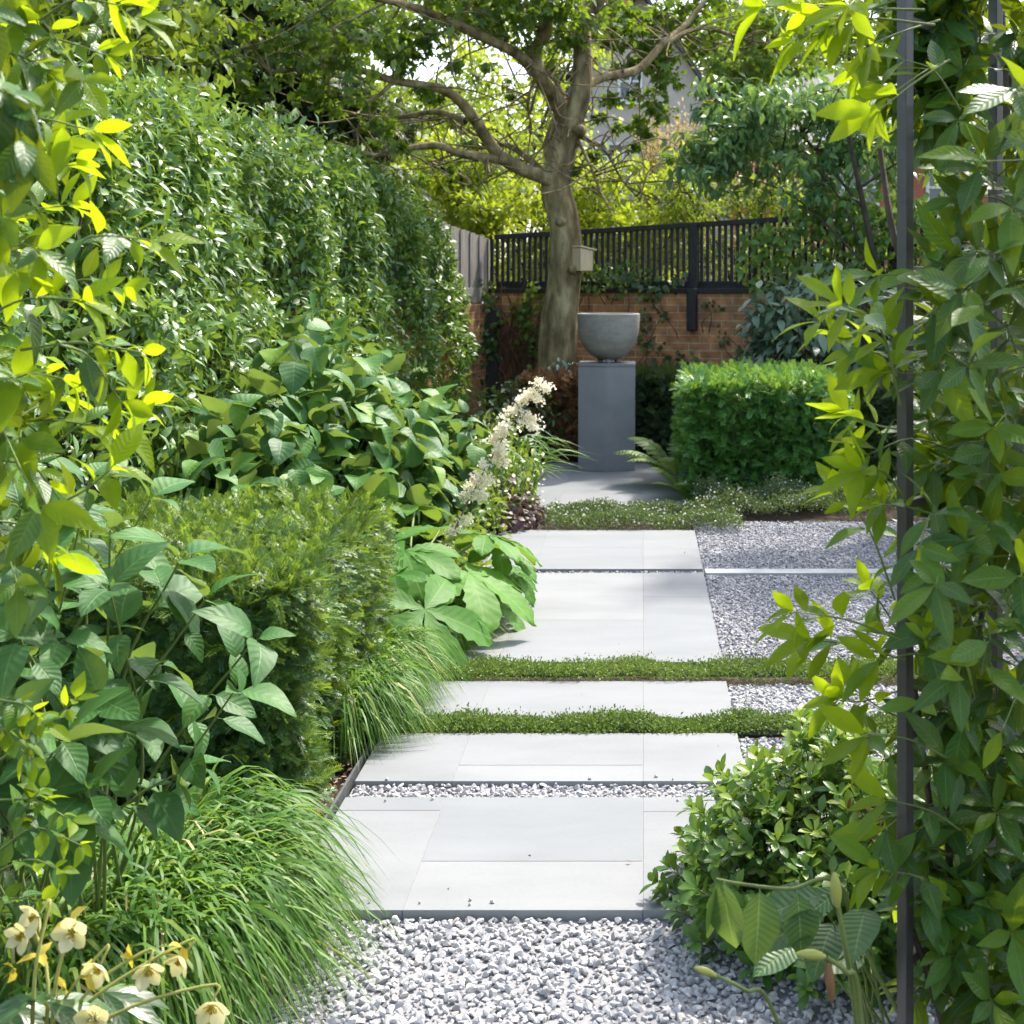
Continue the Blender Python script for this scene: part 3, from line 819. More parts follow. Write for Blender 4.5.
m_stem = noise_mat('green_stem', [(.3, (.10, .15, .035)), (.7, (.17, .22, .06))], scale=30, rough=.5, bump=.1)
m_twig = noise_mat('brown_twig', [(.3, (.05, .035, .025)), (.7, (.11, .085, .06))], scale=30, rough=.8, bump=.4)
m_greytwig = noise_mat('grey_woody_stem', [(.3, (.12, .105, .085)), (.7, (.22, .20, .17))], scale=25, rough=.8, bump=.4)
m_bark = noise_mat('mossy_bark', [(.3, (.075, .055, .028)), (.5, (.235, .185, .09)), (.7, (.42, .36, .22))], scale=6, detail=12, rough=.9, bump=1.0, bdist=.04, stretch=(1.6, 1.6, .6), scale2=4, amp2=.45)
m_darkbark = noise_mat('dark_bark', [(.3, (.035, .03, .025)), (.7, (.085, .072, .055))], scale=9, rough=.9, bump=.6, bdist=.02)

L_small = leaf_tpl(3, .38, .12, .2)
L_mid = leaf_tpl(4, .40, .12, .22, peak=.42)
L_wide = leaf_tpl(9, .86, .10, .30, across=2, peak=.36, tip=.8, wave=.02)
L_wide2 = leaf_tpl(9, .76, .16, .45, across=2, peak=.38, tip=.85, wave=.03)
L_long = [leaf_tpl(8, .36, .10, c, across=2, peak=.47, tip=1.05, serr=.05, wave=.012, petiole=.08) for c in (.04, .18, .38)]
L_oval = [leaf_tpl(6, .44, .12, c, across=1, peak=.60, tip=.9, petiole=.05) for c in (.1, .3)]
L_tiny = leaf_tpl(2, .5, .1, .15)
SHOOT = [shoot_tpl(11, .34, .055) for _ in range(4)]
SHOOT_W = [shoot_tpl(7, .42, .11) for _ in range(4)]
SPRAY = [shoot_tpl(9, .5, .10, -.25) for _ in range(4)]


def rotz(a):
    c, s = math.cos(a), math.sin(a)
    return np.array([[c, -s, 0], [s, c, 0], [0, 0, 1.]])


PALM = multi_tpl([(leaf_tpl(3, .42, .1, .25), (0, .0, 0), rotz(a), 1 - .25 * abs(a) / 1.6) for a in (-1.35, -.68, 0, .68, 1.35)])


# =================================================================== LONG HEDGE
hd = thing('hedge', 'tall rounded glossy evergreen hedge running back to the corner fence', 'hedge', (-2.8, 8.5, 0))
def hedge_surface(N, y0=3.6, y1=14.6):
    y = U(y0, y1, N); th = np.arccos(U(-1, 1, N)) * .82
    th = np.where(U(0, 1, N) < .5, U(0, .9, N), U(.9, 2.3, N))
    zt = np.interp(y, [3, 5, 6, 9, 11.5, 13, 14.6], [2.62, 2.52, 2.47, 2.58, 2.5, 2.22, 1.72])
    xc = np.interp(y, [3, 9, 12, 14.6], [-3.0, -2.87, -2.58, -2.26]); rx = np.interp(y, [3, 9, 14.6], [.78, .74, .60])
    ex = .55
    c = np.cos(th); s = np.sin(th)
    x = xc + rx * np.sign(c) * np.abs(c) ** ex; z = zt * np.abs(s) ** ex
    n = nz(np.c_[np.sign(c) * np.abs(c) ** (2 - ex) / rx * 1.0, np.zeros(N), np.abs(s) ** (2 - ex) / 1.0])
    endk = np.clip((y - 14.1) / .5, 0, 1); x = x - endk * .15 * (x > xc)
    p = np.c_[x, y, z]
    return p, n
p, n = hedge_surface(62000)
p += n * (.15 * wob(p, 1.6) + .09 * wob(p, 4.3) - .20 * U(0, 1, len(p)) ** 1.8)[:, None]
p[:, 2] += np.where(p[:, 2] > 1.6, .10 * np.abs(rng.normal(size=len(p))) * (U(0, 1, len(p)) < .35), 0)
mb = MB()
rn = np.clip(U(0, .75, len(p)) + .25 * (U(0, 1, len(p)) < .12), 0, 1)
scatter_leaves(mb, [leaf_tpl(3, .36, .14, c) for c in (.1, .3, .5)], p, n, .085, out=.55, up=.55, jit=.45, droop=.5, rnd=rn)
mb.build('foliage', m_hedge, hd)
mb = MB()
for _ in range(420):
    y = U(3.6, 14.1); x = U(-3.3, -2.55); zt = 1.9 + U(-.2, .3)
    mb.tube(spline([(x, y, 0), (x + U(-.2, .2), y + U(-.2, .2), zt * .5), (x + U(-.35, .35), y + U(-.4, .4), zt)], 6), np.linspace(.018, .005, 6), 5, rnd=U(0, 1), cap=False)
mb.build('branches', m_twig, hd)
# inner leaves that close the hedge
mb = MB(); N = 22000
p = np.c_[U(-3.35, -2.5, N), U(3.6, 14.0, N), U(.05, 2.1, N)]
scatter_leaves(mb, L_small, p, rdir(N), .10, jit=.8)
mb.build('inner_foliage', m_hedge, hd)

# yellow-green fresh growth low down at the near end of the hedge comes with the climber below


# =================================================================== CLIPPED YEW BLOCKS
def clipped(name, label, box, dens, tpl, size, mat, tipmat=None, faces='tflrb', tipfrac=.2, bump=.03, cat='hedge', inner=2500, group=None):
    x0, x1, y0, y1, z0, z1 = box
    t = thing(name, label, cat, ((x0 + x1) / 2, (y0 + y1) / 2, 0), group)
    core_box('branches', x0 + .06, x1 - .06, y0 + .06, y1 - .06, 0, z1 - .06, m_twig, t)
    p, n = box_surface(x0, x1, y0, y1, z0, z1, dens, faces, bump, rnd_=.10 if bump > .05 and cat == 'hedge' and x1 < 0 else .05)
    N = len(p)
    d = nz(n * U(.15, .8, (N, 1)) + rng.normal(size=(N, 3)) * .6 + [0, 0, .02])
    nn = nz(n * .7 + np.array([0, 0, .6]) + rng.normal(size=(N, 3)) * .35)
    sz = size * U(.6, 1.25, N)
    istip = (U(0, 1, N) < tipfrac * (1 + 1.8 * (n[:, 2] > .5)))
    for mm, sel, nm in ((mat, ~istip, 'foliage'), (tipmat, istip, 'fresh_growth')):
        if mm is None: continue
        if tipmat is None: sel = np.ones(N, bool)
        mb = MB(); k = rng.integers(0, len(tpl), N)
        for i, tp in enumerate(tpl):
            m = sel & (k == i); place(mb, tp, p[m] + n[m] * (.012 if nm != 'foliage' else 0), d[m], nn[m], sz[m])
        if nm == 'foliage' and inner:
            q = np.c_[U(x0 + .05, x1 - .05, inner), U(y0 + .05, y1 - .05, inner), U(z0 + .02, z1 - .05, inner)]
            place(mb, tpl[0], q, rdir(inner), rdir(inner), size * 1.3 * U(.7, 1.2, inner))
        mb.build(nm, mm, t)
        if tipmat is None: break
    return t


clipped('yew_hedge', 'nearest clipped yew block with bright yellow green tips beside the paving', (-2.0, -1.03, 4.1, 5.65, .0, .685), 4800, SHOOT, .070, m_yew, m_yewtip, tipfrac=.15, bump=.052, inner=5000)
clipped('yew_hedge', 'bright green clipped yew block to one side of the pedestal', (.34, 1.46, 10.1, 11.6, 0, .82), 1700, SHOOT_W, .10, m_yew, m_fresh, tipfrac=.7, bump=.03, inner=3500)
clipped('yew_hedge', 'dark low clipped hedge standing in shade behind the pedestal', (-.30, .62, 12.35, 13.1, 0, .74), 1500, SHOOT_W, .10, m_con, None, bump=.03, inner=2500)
clipped('yew_hedge', 'brown dying section of clipped hedge just behind the pedestal', (-1.05, -.31, 12.35, 13.0, 0, .70), 1500, SHOOT_W, .10, m_brown, None, bump=.05, inner=2500)
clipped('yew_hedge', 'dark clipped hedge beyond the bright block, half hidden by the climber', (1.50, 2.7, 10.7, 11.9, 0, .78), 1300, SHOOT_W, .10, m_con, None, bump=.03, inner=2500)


# =================================================================== BROAD-LEAVED BUSH (behind the near yew)
def mound_bush(name, label, lobes, dens, tpl, size, mat, cat='shrub', stems=40, smat=None, out=.5, up=.7, jit=.35, droop=.6, shell=.45, bump=.1, stemr=.008, f=3.0, group=None):
    c0 = np.mean([l[0] for l in lobes], 0)
    t = thing(name, label, cat, (c0[0], c0[1], 0), group)
    ps = []; ns = []
    for c, r in lobes:
        A_ = 2 * math.pi * ((r[0] * r[1]) ** 1.6 / 3 + (r[0] * r[2]) ** 1.6 / 3 + (r[1] * r[2]) ** 1.6 / 3) ** (1 / 1.6)
        p, n = ellipsoid_pts(c, r, int(A_ * dens), shell, bump=bump, f=f)
        k = p[:, 2] > .01; ps.append(p[k]); ns.append(n[k])
    p = np.vstack(ps); n = np.vstack(ns)
    mb = MB(); scatter_leaves(mb, tpl, p, n, size, out, up, jit, droop)
    mb.build('foliage', mat, t)
    st = MB()
    for _ in range(stems):
        c, r = lobes[rng.integers(0, len(lobes))]
        b = np.array([c[0] + U(-.35, .35) * r[0], c[1] + U(-.35, .35) * r[1], -.03]); d = rdir(1)[0]; d[2] = abs(d[2])
        e = np.asarray(c) + d * np.asarray(r) * U(.6, .95)
        st.tube(spline([b, (b + e) / 2 + [U(-.06, .06), U(-.06, .06), .08], e], 7), np.linspace(stemr, stemr * .4, 7), 5, rnd=U(0, 1), cap=False)
    st.build('stems', smat or m_twig, t)
    return t


hyd = mound_bush('hydrangea', 'large broad leaved hydrangea bush behind the near clipped yew', [
    ((-1.95, 6.5, .2), (.55, .75, .85)), ((-1.72, 7.6, .3), (.62, .9, .98)), ((-1.45, 8.5, .25), (.52, .75, .68)), ((-1.95, 8.6, .4), (.6, .9, .95))],
    150, [L_wide, L_wide2], .175, m_hyd, stems=70, smat=m_stem, out=.35, up=.85, jit=.3, droop=.35, shell=.55, bump=.1)
m_budh = leaf_mat('green_bud', [(0, (.26, .36, .14)), (1, (.45, .52, .30))], tf=.3, rough=.6)
for px, py, Y in ((366, 341, 7.9), (380, 375, 7.6), (275, 405, 6.6), (510, 430, 8.9), (187, 432, 6.2), (196, 476, 6.1), (330, 405, 7.2), (420, 372, 8.0), (255, 372, 7.2)):
    mb = MB(); c = P(px, py, Y); d = rdir(60); d[:, 2] = np.abs(d[:, 2]); place(mb, L_tiny, c + d * [.03, .03, .018], d, rdir(60), .018 * U(.7, 1.2, 60))
    mb.build('flower_head', m_budh, hyd)


# =================================================================== RODGERSIA with flower spike
rod = thing('rodgersia', 'big leaved rodgersia with a leaning plume of cream flowers beside the path', 'plant', (-1.05, 6.3, 0))
def big_leaflet(curve):
    n = 12; t = np.linspace(0, 1, n + 1)
    hw = .5 * .47 * np.where(t < .68, np.sin(np.pi / 2 * t / .68) ** 1.05, np.sqrt(np.clip(1 - ((t - .68) / .32) ** 2, 0, 1)) * 1.0) + .004
    hw *= 1 + .13 * ((np.arange(n + 1) % 2) - .5) * (t > .4)
    hw[-1] = .01
    c = np.linspace(-1, 1, 5)
    X = hw[:, None] * c; Yc = np.repeat(t[:, None], 5, 1) + .05 * (1 - np.abs(c))[None] * t[:, None] ** 4
    Z = .16 * np.abs(X) - curve * t[:, None] ** 2 + .018 * np.sin(t[:, None] * 30) * np.abs(c)[None] * (t[:, None] > .1)
    idx = np.arange((n + 1) * 5).reshape(n + 1, 5)
    q = np.stack([idx[:-1, :-1], idx[:-1, 1:], idx[1:, 1:], idx[1:, :-1]], -1).reshape(-1, 4)
    Aa = np.stack([np.repeat((c * .5 + .5)[None], n + 1, 0), np.repeat(t[:, None], 5, 1)], -1).reshape(-1, 2)
    return (np.stack([X, Yc, Z], -1).reshape(-1, 3), q, None, Aa)
RL = [multi_tpl([(big_leaflet(cv), (0, .02, 0), rotz(a), sc) for a, sc in zip(np.linspace(-2.2, 2.2, k), np.interp(np.linspace(-1, 1, k), [-1, 0, 1], [.72, 1, .72]))]) for k, cv in ((6, .32), (5, .22), (7, .38))]
mb = MB(); st = MB(); base = np.array([-1.08, 6.35, -.02])
spec = [  # px, py, Y of leaf hub, size, facing dir (xy), tilt
    ((468, 572, 6.2), .37, (.75, -.6), .35), ((424, 608, 5.75), .40, (.7, -.75), .75), ((405, 550, 6.2), .34, (-.3, -.8), .3),
    ((495, 548, 6.7), .26, (.8, .1), .3), ((440, 528, 6.8), .37, (-.2, .7), .1), ((485, 535, 6.5), .30, (.6, .5), .2),
    ((395, 575, 6.0), .23, (-.8, -.4), .4), ((496, 604, 6.35), .19, (.95, -.35), .55), ((452, 645, 5.95), .20, (.6, -.8), .8), ((415, 505, 7.3), .28, (-.4, .3), .15), ((400, 530, 7.0), .25, (-.9, .2), .2), ((512, 572, 6.8), .18, (.7, -.3), .6)]
for i, (q, s, d, tilt) in enumerate(spec):
    c = P(*q); dd = np.array([d[0], d[1], 0]); dd = nz(dd) * math.cos(tilt) + np.array([0, 0, -math.sin(tilt)])
    nn = np.array([d[0] * math.sin(tilt), d[1] * math.sin(tilt), math.cos(tilt)]) + rng.normal(size=3) * .1
    place(mb, RL[i % 3], c[None], dd[None], nn[None], np.array([s]), np.array([U(0, 1)]))
    st.tube(spline([base + [U(-.12, .12), U(-.25, .25), 0], (base + c) / 2 + [0, 0, .08], c - nz(nn) * .01], 9), np.linspace(.009, .006, 9), 6, rnd=.4, cap=False)
mb.build('leaves', m_rod, rod); st.build('stems', m_stem, rod)
f0, f1 = P(452, 535, 6.6), P(546, 377, 6.95)
fm = MB(); ax = spline([f0 - [.1, -.02, .25], f0, (f0 + f1) / 2 + [-.015, 0, .03], f1], 30)
fm.tube(ax, np.linspace(.006, .003, 30), 6, cap=False)
m_fstem = noise_mat('pinkish_stem', [(.3, (.14, .08, .05)), (.7, (.24, .17, .09))], scale=30, bump=.1)
spk = fm.build('flower_stem', m_fstem, rod)
fl = MB(); fp = []
for i, u in enumerate(np.linspace(.26, 1, 17)):
    k = min(int(u * 29), 28); c = ax[k]; wdt = ((.105 * math.sin(math.pi * min(1, (1.12 - u) / .72)) ** .8 if u > .5 else .045) + .008) * U(.55, 1.1)
    for j in range(3):
        a = U(0, 6.28); d = np.array([math.cos(a), math.sin(a), .12]); L = wdt * U(.6, 1.35)
        m_ = int(14 + 40 * (u > .45)) ; tt = U(.25, 1, m_)
        pp = c + d * (L * tt)[:, None] + rng.normal(size=(m_, 3)) * [.013, .013, .011]; pp[:, 2] -= .35 * L * tt ** 2 + U(-.02, .02)
        fp.append(pp)
fp = np.vstack(fp); place(fl, leaf_tpl(2, .8, .2, .2), fp, rdir(len(fp)), rdir(len(fp)) + [0, 0, 1], .019 * U(.7, 1.3, len(fp)))
tag(fl.build('florets', m_cream, spk), kind='stuff')


# =================================================================== ORNAMENTAL GRASSES
def grass(label, spots, N, L, Hh, W, bias, seg=7, group='arching golden green grass clumps'):
    c0 = np.mean([s[:2] for s in spots], 0)
    t = thing('ornamental_grass', label, 'grass clump', (c0[0], c0[1], 0), group)
    mb = MB(); P0 = []; D = []
    for x, y, rx, ry in spots:
        n = N // len(spots); a = U(0, 6.28, n); rr = np.sqrt(U(0, 1, n))
        b = np.c_[x + rx * rr * np.cos(a), y + ry * rr * np.sin(a), np.full(n, -.03)]
        d = np.c_[np.cos(a) * rr, np.sin(a) * rr] * .8 + rng.normal(size=(n, 2)) * .45 + np.array(bias)
        P0.append(b); D.append(d)
    b = np.vstack(P0); d = np.vstack(D); n = len(b)
    blades(mb, b, d, L * U(.45, 1.1, n), Hh * U(.55, 1.15, n), W * U(.6, 1.2, n), seg)
    mb.build('blades', m_grass, t)
    return t


grass('largest arching grass clump spilling over the gravel nearest the viewer', [(-1.05, 3.2, .11, .24), (-1.16, 3.5, .13, .2), (-1.22, 3.05, .14, .3)], 3300, .39, .25, .0118, (.7, -.25), 9)
grass('fine grass clump leaning out between the near yew and the thyme strips', [(-1.03, 4.95, .07, .22), (-1.04, 5.35, .08, .25)], 1500, .31, .22, .0095, (.75, -.5))
grass('small fine grass clump beneath the big rodgersia leaves', [(-.96, 6.2, .08, .30), (-.93, 6.6, .06, .25)], 900, .36, .20, .009, (.9, -.45))
# strap leaves further on
st_ = thing('strap_leaf_plant', 'spiky strap leaved plant beside the far paving below the brown hedge', 'plant', (-.80, 9.9, 0))
mb = MB(); N = 90; b = np.c_[U(-1.05, -.75, N), U(9.6, 10.3, N), np.full(N, -.02)]
blades(mb, b, np.c_[U(-.3, 1.0, N), U(-.8, .4, N)], U(.2, .55, N), U(.25, .55, N), U(.012, .02, N), 7, drop=.15)
mb.build('blades', m_grass, st_)


# =================================================================== LOW GROUND COVERS (nobody could count them)
def cover(name, label, x0, x1, y0, y1, h, N, size, mat, flowers=0, fmat=None, droop=0.0, cat='ground cover'):
    mb = MB()
    p = np.c_[U(x0, x1, N), U(y0, y1, N), np.zeros(N)]
    e = np.minimum(np.minimum(p[:, 1] - y0, y1 - p[:, 1]) / ((y1 - y0) * .28), 1)
    hh = h * (.55 + .45 * np.sqrt(np.clip(e, 0, 1))) * (1 + .7 * wob(p, 6.0) + .35 * wob(p, 19.0))
    p[:, 2] = hh * U(.15, 1, N) ** .6 - .02
    p[:, 2] += np.where(U(0, 1, N) < .07, U(0, .028, N), 0)
    p[:, 1] += rng.normal(size=N) * .010 + .02 * wob(p, 8.0); p[:, 0] += rng.normal(size=N) * .02
    n = nz(np.c_[rng.normal(size=N) * .5, (p[:, 1] - (y0 + y1) / 2) / (y1 - y0) * 1.2, np.ones(N)])
    d = nz(n * .9 + rng.normal(size=(N, 3)) * .6)
    place(mb, L_tiny, p, d, rdir(N) + [0, 0, .6], size * U(.6, 1.3, N), np.clip(.45 + .45 * wob(p, 2.6) + rng.normal(size=N) * .22, 0, 1))
    o = tag(mb.build(name, mat), label, cat, kind='stuff')
    if flowers:
        fb = MB(); k = rng.integers(0, N, flowers); q = p[k] + [0, 0, .02]
        place(fb, leaf_tpl(2, .9, .1, .1), q, rdir(flowers), rdir(flowers) + [0, -.5, 1], .016 * U(.7, 1.3, flowers))
        tag(fb.build('florets', fmat, o), kind='stuff')
    return o


cover('ground_cover', 'mossy green thyme strip nearest the viewer across the path', -.86, .95, 4.868, 5.022, .042, 22000, .0125, m_thyme)
cover('ground_cover', 'second mossy green thyme strip across the path', -.84, 1.25, 5.505, 5.765, .045, 26000, .0125, m_thyme)
cover('ground_cover', 'dark low flowering ground cover across the far path', -.62, .62, 8.885, 9.66, .08, 17000, .019, m_cover, 420, m_white)
cover('ground_cover', 'low white flowered ground cover at the foot of the bright yew block', .36, 2.6, 9.35, 10.1, .14, 22000, .020, m_cover, 700, m_white)
cover('ground_cover', 'low leafy ground cover under the shrubs by the brick wall', -2.1, 2.6, 12.3, 13.6, .16, 15000, .04, m_ivy)
cover('ground_cover', 'low ivy like cover under the shrubs nearest the viewer', -2.9, -1.25, 1.8, 5.6, .10, 16000, .045, m_ivy)
cover('ground_cover', 'low green cover filling the planting bed beside the path', -2.2, -.97, 5.6, 12.3, .10, 22000, .035, m_ivy)


# =================================================================== SMALL BORDER PLANTS
mound_bush('heuchera', 'dark purple leaved low mound spilling onto the far paving', [((-.83, 9.05, .03), (.20, .3, .17)), ((-.93, 9.4, .05), (.2, .25, .19))], 900, leaf_tpl(4, .9, .1, .3, peak=.5), .05, m_purp, 'plant', 10, m_stem, stemr=.003)
mound_bush('euphorbia', 'yellow green bushy perennial beside the path beyond the rodgersia', [((-1.05, 8.6, .05), (.22, .5, .34)), ((-1.0, 7.6, .05), (.17, .45, .27))], 900, L_mid, .055, m_midg, 'plant', 24, m_stem, stemr=.003)
cp_ = mound_bush('perennial_clump', 'loose green clump dotted with cream flowers below the plume', [((-.98, 9.4, .1), (.26, .5, .45)), ((-1.1, 10.3, .1), (.3, .5, .45))], 600, leaf_tpl(3, .3, .1, .3), .07, m_midg, 'plant', 30, m_stem, stemr=.003)
fb = MB(); N = 160; q, _n = ellipsoid_pts((-.97, 9.3, .12), (.28, .55, .48), N, .15); place(fb, leaf_tpl(2, .9, .1, .1), q, rdir(N), rdir(N) + [0, -.5, 1], .03 * U(.6, 1.2, N)); tag(fb.build('florets', m_cream, cp_), kind='stuff')
mound_bush('ground_shrub', 'small bright green shrub low between the paving and the rodgersia', [((-.93, 7.15, .02), (.12, .3, .17))], 900, L_mid, .05, m_midg, 'plant', 10, m_stem, stemr=.003)
mound_bush('evergreen_shrub', 'small grey green shrub at the foot of the tree beside the bowl', [((P(566, 0, 12.9)[0], 12.9, .55), (.24, .22, .34)), ((P(560, 0, 12.8)[0], 12.8, .3), (.34, .3, .36))], 520, L_mid, .085, m_greyl, stems=16)
mound_bush('evergreen_shrub', 'low leafy evergreen shrub filling the corner before the tree', [((P(520, 0, 12.4)[0], 12.4, .25), (.38, .45, .52)), ((P(480, 0, 12.0)[0], 12.0, .2), (.3, .45, .45))], 420, L_mid, .085, m_ivy, stems=20)
tg = mound_bush('viburnum', 'grey green shrub of tiered horizontal leaves before the brick wall', [
    ((P(825, 0, 12.4)[0], 12.4, .95), (.66, .5, .80)), ((P(880, 0, 12.2)[0], 12.2, .9), (.5, .45, .7)), ((P(780, 0, 12.5)[0], 12.5, .85), (.42, .4, .70))], 260, leaf_tpl(5, .46, .08, .35, peak=.42), .16, m_greyl, stems=36, out=.25, up=1.0, jit=.22, droop=.25, shell=.6)


# ferns
def fern(label, x, y, n, L, group=None):
    t = thing('fern', label, 'fern', (x, y, 0))
    mb = MB()
    for k in range(n):
        a = k * 6.283 / n + U(-.3, .3); h = U(.5, 1.0) * L * .8
        ps = np.array([(x + math.cos(a) * u * L * .75, y + math.sin(a) * u * L * .75, h * (1.9 * u - 1.15 * u * u)) for u in np.linspace(0, 1, 18)])
        mb.tube(ps, np.linspace(.004, .0015, 18), 4, cap=False)
        tn = nz(np.gradient(ps, axis=0)); sd = nz(np.cross(tn, [0, 0, 1.])); up = np.cross(sd, tn)
        for i in range(3, 18):
            w = L * .20 * math.sin(math.pi * (i / 18) ** .8) + .01
            for f in (0, .5):
                for sg in (-1, 1):
                    place(mb, FR, (ps[i] - tn[i] * f * L / 18)[None], (sd[i] * sg + tn[i] * .45)[None], (up[i] + rng.normal(size=3) * .1)[None], np.array([w * U(.85, 1.1)]))
    mb.build('fronds', m_fern, t)
    return t


FR = leaf_tpl(6, .17, .05, .2, peak=.3, serr=.5)
fern('pale green fern against the side of the bright yew block', .28, 10.85, 11, .66)
fern('low fern arching over the paving corner by the pedestal', .30, 10.2, 8, .36)


# =================================================================== IVY AND WALL CLIMBERS
def wall_climber(name, label, patches, size, mat, stems=6, dens=260, smat=None, tpl=None, thick=.10):
    """patches on the back wall line: (px0,px1,py0,py1) measured at the wall"""
    s0 = wall_s((patches[0][0] + patches[0][1]) / 2)
    t = thing(name, label, 'climber', tuple(wl(s0, .1, 0)))
    mb = MB(); st = MB()
    for x0, x1, y0, y1 in patches:
        sa, sb = wall_s(x0), wall_s(x1); Yc = wl((sa + sb) / 2, 0, 0)[1]
        za, zb = H - (y1 - VY) / F * Yc, H - (y0 - VY) / F * Yc
        ar = abs(sb - sa) * (zb - za); n = max(14, int(ar * dens))
        a = U(-1, 1, n); b = U(-1, 1, n); k = (a * a + b * b) < U(.55, 1.25, n); a = a[k]; b = b[k]; n = len(a)
        if n == 0: continue
        s = (sa + sb) / 2 + a * (sb - sa) / 2; z = (za + zb) / 2 + b * (zb - za) / 2
        p = np.array([wl(s[i], .02 + thick * U(0, 1), z[i]) for i in range(n)])
        nrm = np.tile(np.array([dirw[1], -dirw[0], .15]), (n, 1))
        scatter_leaves(mb, tpl or [leaf_tpl(3, .8, .1, .25, peak=.35)], p, nrm, size, .8, .25, .35, .8)
        for _ in range(max(2, int(stems * ar * 2))):
            e = p[rng.integers(0, n)]; b0 = np.array([e[0] + U(-.2, .2), e[1], max(za - .2, 0)])
            st.tube(spline([b0, (b0 + e) / 2 + [U(-.1, .1), -.01, 0], e], 6), np.linspace(.006, .002, 6), 4, cap=False)
    mb.build('foliage', mat, t); st.build('stems', smat or m_twig, t)
    return t


wall_climber('ivy', 'column of dark ivy in the wall corner near the weathered fence', [(472, 508, 280, 372), (468, 500, 330, 385)], .075, m_ivy, dens=900, thick=.3)
wall_climber('ivy', 'ivy hanging over the wall top between tree trunk and black bracket', [(592, 690, 268, 300), (600, 650, 255, 285), (575, 612, 262, 290)], .075, m_ivy, dens=520, thick=.16)
wall_climber('ivy', 'thin scattered ivy sprays creeping on the brick face near the bowl', [(636, 655, 300, 360), (660, 672, 305, 322), (664, 700, 350, 368), (715, 732, 320, 345), (740, 800, 345, 372), (700, 730, 300, 312), (652, 668, 335, 372)], .06, m_ivy, dens=420, thick=.05)
wall_climber('creeper', 'brighter green creeper on the wall beside the tree trunk', [(522, 552, 282, 365), (512, 535, 300, 330)], .07, m_midg, dens=700, thick=.15)
wall_climber('creeper', 'leafy climber spilling over the slatted fence near the far side', [(770, 900, 195, 285), (790, 930, 186, 240), (745, 800, 225, 290), (860, 1010, 190, 300)], .10, m_hedge, dens=620, thick=.35, tpl=[L_mid, leaf_tpl(4, .6, .1, .3)])
dc = thing('dead_creeper', 'tangle of brown leafless creeper stems on the wall by the trunk', 'climber', tuple(wl(wall_s(515), .05, 0)))
mb = MB()
for _ in range(130):
    s = wall_s(U(492, 545)); z0 = U(0, .9); z1 = z0 + U(.3, .9)
    mb.tube(spline([wl(s, U(.02, .1), z0), wl(s + U(-.15, .15), U(.02, .14), (z0 + z1) / 2), wl(s + U(-.2, .2), U(.02, .1), min(z1, 1.75))], 7), np.linspace(.006, .003, 7), 4, rnd=U(0, 1), cap=False)
mb.build('stems', noise_mat('rusty_stem', [(.3, (.09, .045, .03)), (.7, (.18, .10, .065))], scale=20, rough=.8), dc)

rng = np.random.default_rng(202)
# =================================================================== THE GARDEN TREE
TY = 13.3
gt = thing('garden_tree', 'old spreading garden tree with a leaning mossy trunk inside the wall', 'tree', (P(556, 0, TY)[0], TY, 0))
tm = MB(); skel = []
def limb(pts, r, sides=9, lump=.05, n=26, sub=True, wander=0.0):
    q = np.array([P(a, b, c) for a, b, c in pts]); c = spline(q, n)
    if wander: c[1:-1] += rng.normal(size=(n - 2, 3)) * wander
    rr = .84 * np.interp(np.linspace(0, 1, n), np.linspace(0, 1, len(r)), r)
    tm.tube(c, rr, sides, rnd=.5, lump=lump)
    if sub: skel.extend([(x, y) for x, y in zip(c, rr)])
    return c
x0 = P(556, 0, TY)[0]
c = np.vstack([[x0 - .03, TY, -.1], [x0 - .02, TY, .35], P(558, 340, TY), P(562, 300, TY), P(566, 255, TY), P(563, 215, TY), P(556, 190, TY), P(559, 165, TY), P(568, 135, TY), P(574, 120, TY)])
cc = spline(c, 40); rad = np.interp(np.linspace(0, 1, 40), [0, .06, .15, .35, .55, .7, .85, 1], [.28, .215, .185, .165, .145, .138, .135, .122])
tm.tube(cc, rad, 16, rnd=.5, lump=.05); skel += list(zip(cc, rad))
# burrs and cut limb stubs on the trunk
for q, r_ in (((579, 130, TY - .12), .055), ((560, 222, TY - .13), .05), ((572, 270, TY - .14), .045)):
    pc = P(*q); tm.tube([pc + [0, .06, 0], pc + [.01, -.03, 0], pc + [.015, -.07, .005]], [r_ * 1.3, r_, r_ * .6], 9, lump=.08)
limb([(570, 135, TY), (580, 96, TY - .05), (583, 55, TY - .05), (581, 15, TY), (584, -60, TY + .1), (575, -200, TY + .3)], [.12, .115, .105, .10, .085, .04], 12)
limb([(572, 128, TY), (560, 105, TY), (541, 78, TY - .2), (536, 50, TY - .3), (548, 20, TY - .3), (552, -60, TY)], [.115, .095, .08, .07, .06, .04], 10)
limb([(552, 92, TY - .1), (522, 58, TY - .4), (481, 36, TY - .7), (447, 21, TY - 1), (402, 4, TY - 1.4), (330, -10, TY - 2)], [.075, .062, .055, .048, .04, .02])
limb([(560, 184, TY), (545, 178, TY - .1), (502, 158, TY - .3), (470, 113, TY - .6), (444, 90, TY - .8), (395, 81, TY - 1.1), (342, 67, TY - 1.3), (270, 72, TY - 1.6)], [.10, .085, .07, .06, .052, .042, .032, .014])
limb([(505, 160, TY - .3), (462, 154, TY - .5), (436, 145, TY - .7), (395, 151, TY - .9), (374, 155, TY - 1.1), (330, 140, TY - 1.2)], [.06, .048, .038, .03, .022, .01])
limb([(466, 121, TY - .5), (436, 112, TY - .2), (390, 118, TY), (345, 113, TY + .2)], [.04, .032, .026, .012])
limb([(548, 178, TY), (530, 160, TY + .2), (505, 145, TY + .5), (470, 150, TY + .8), (430, 162, TY + 1)], [.05, .04, .032, .024, .01])
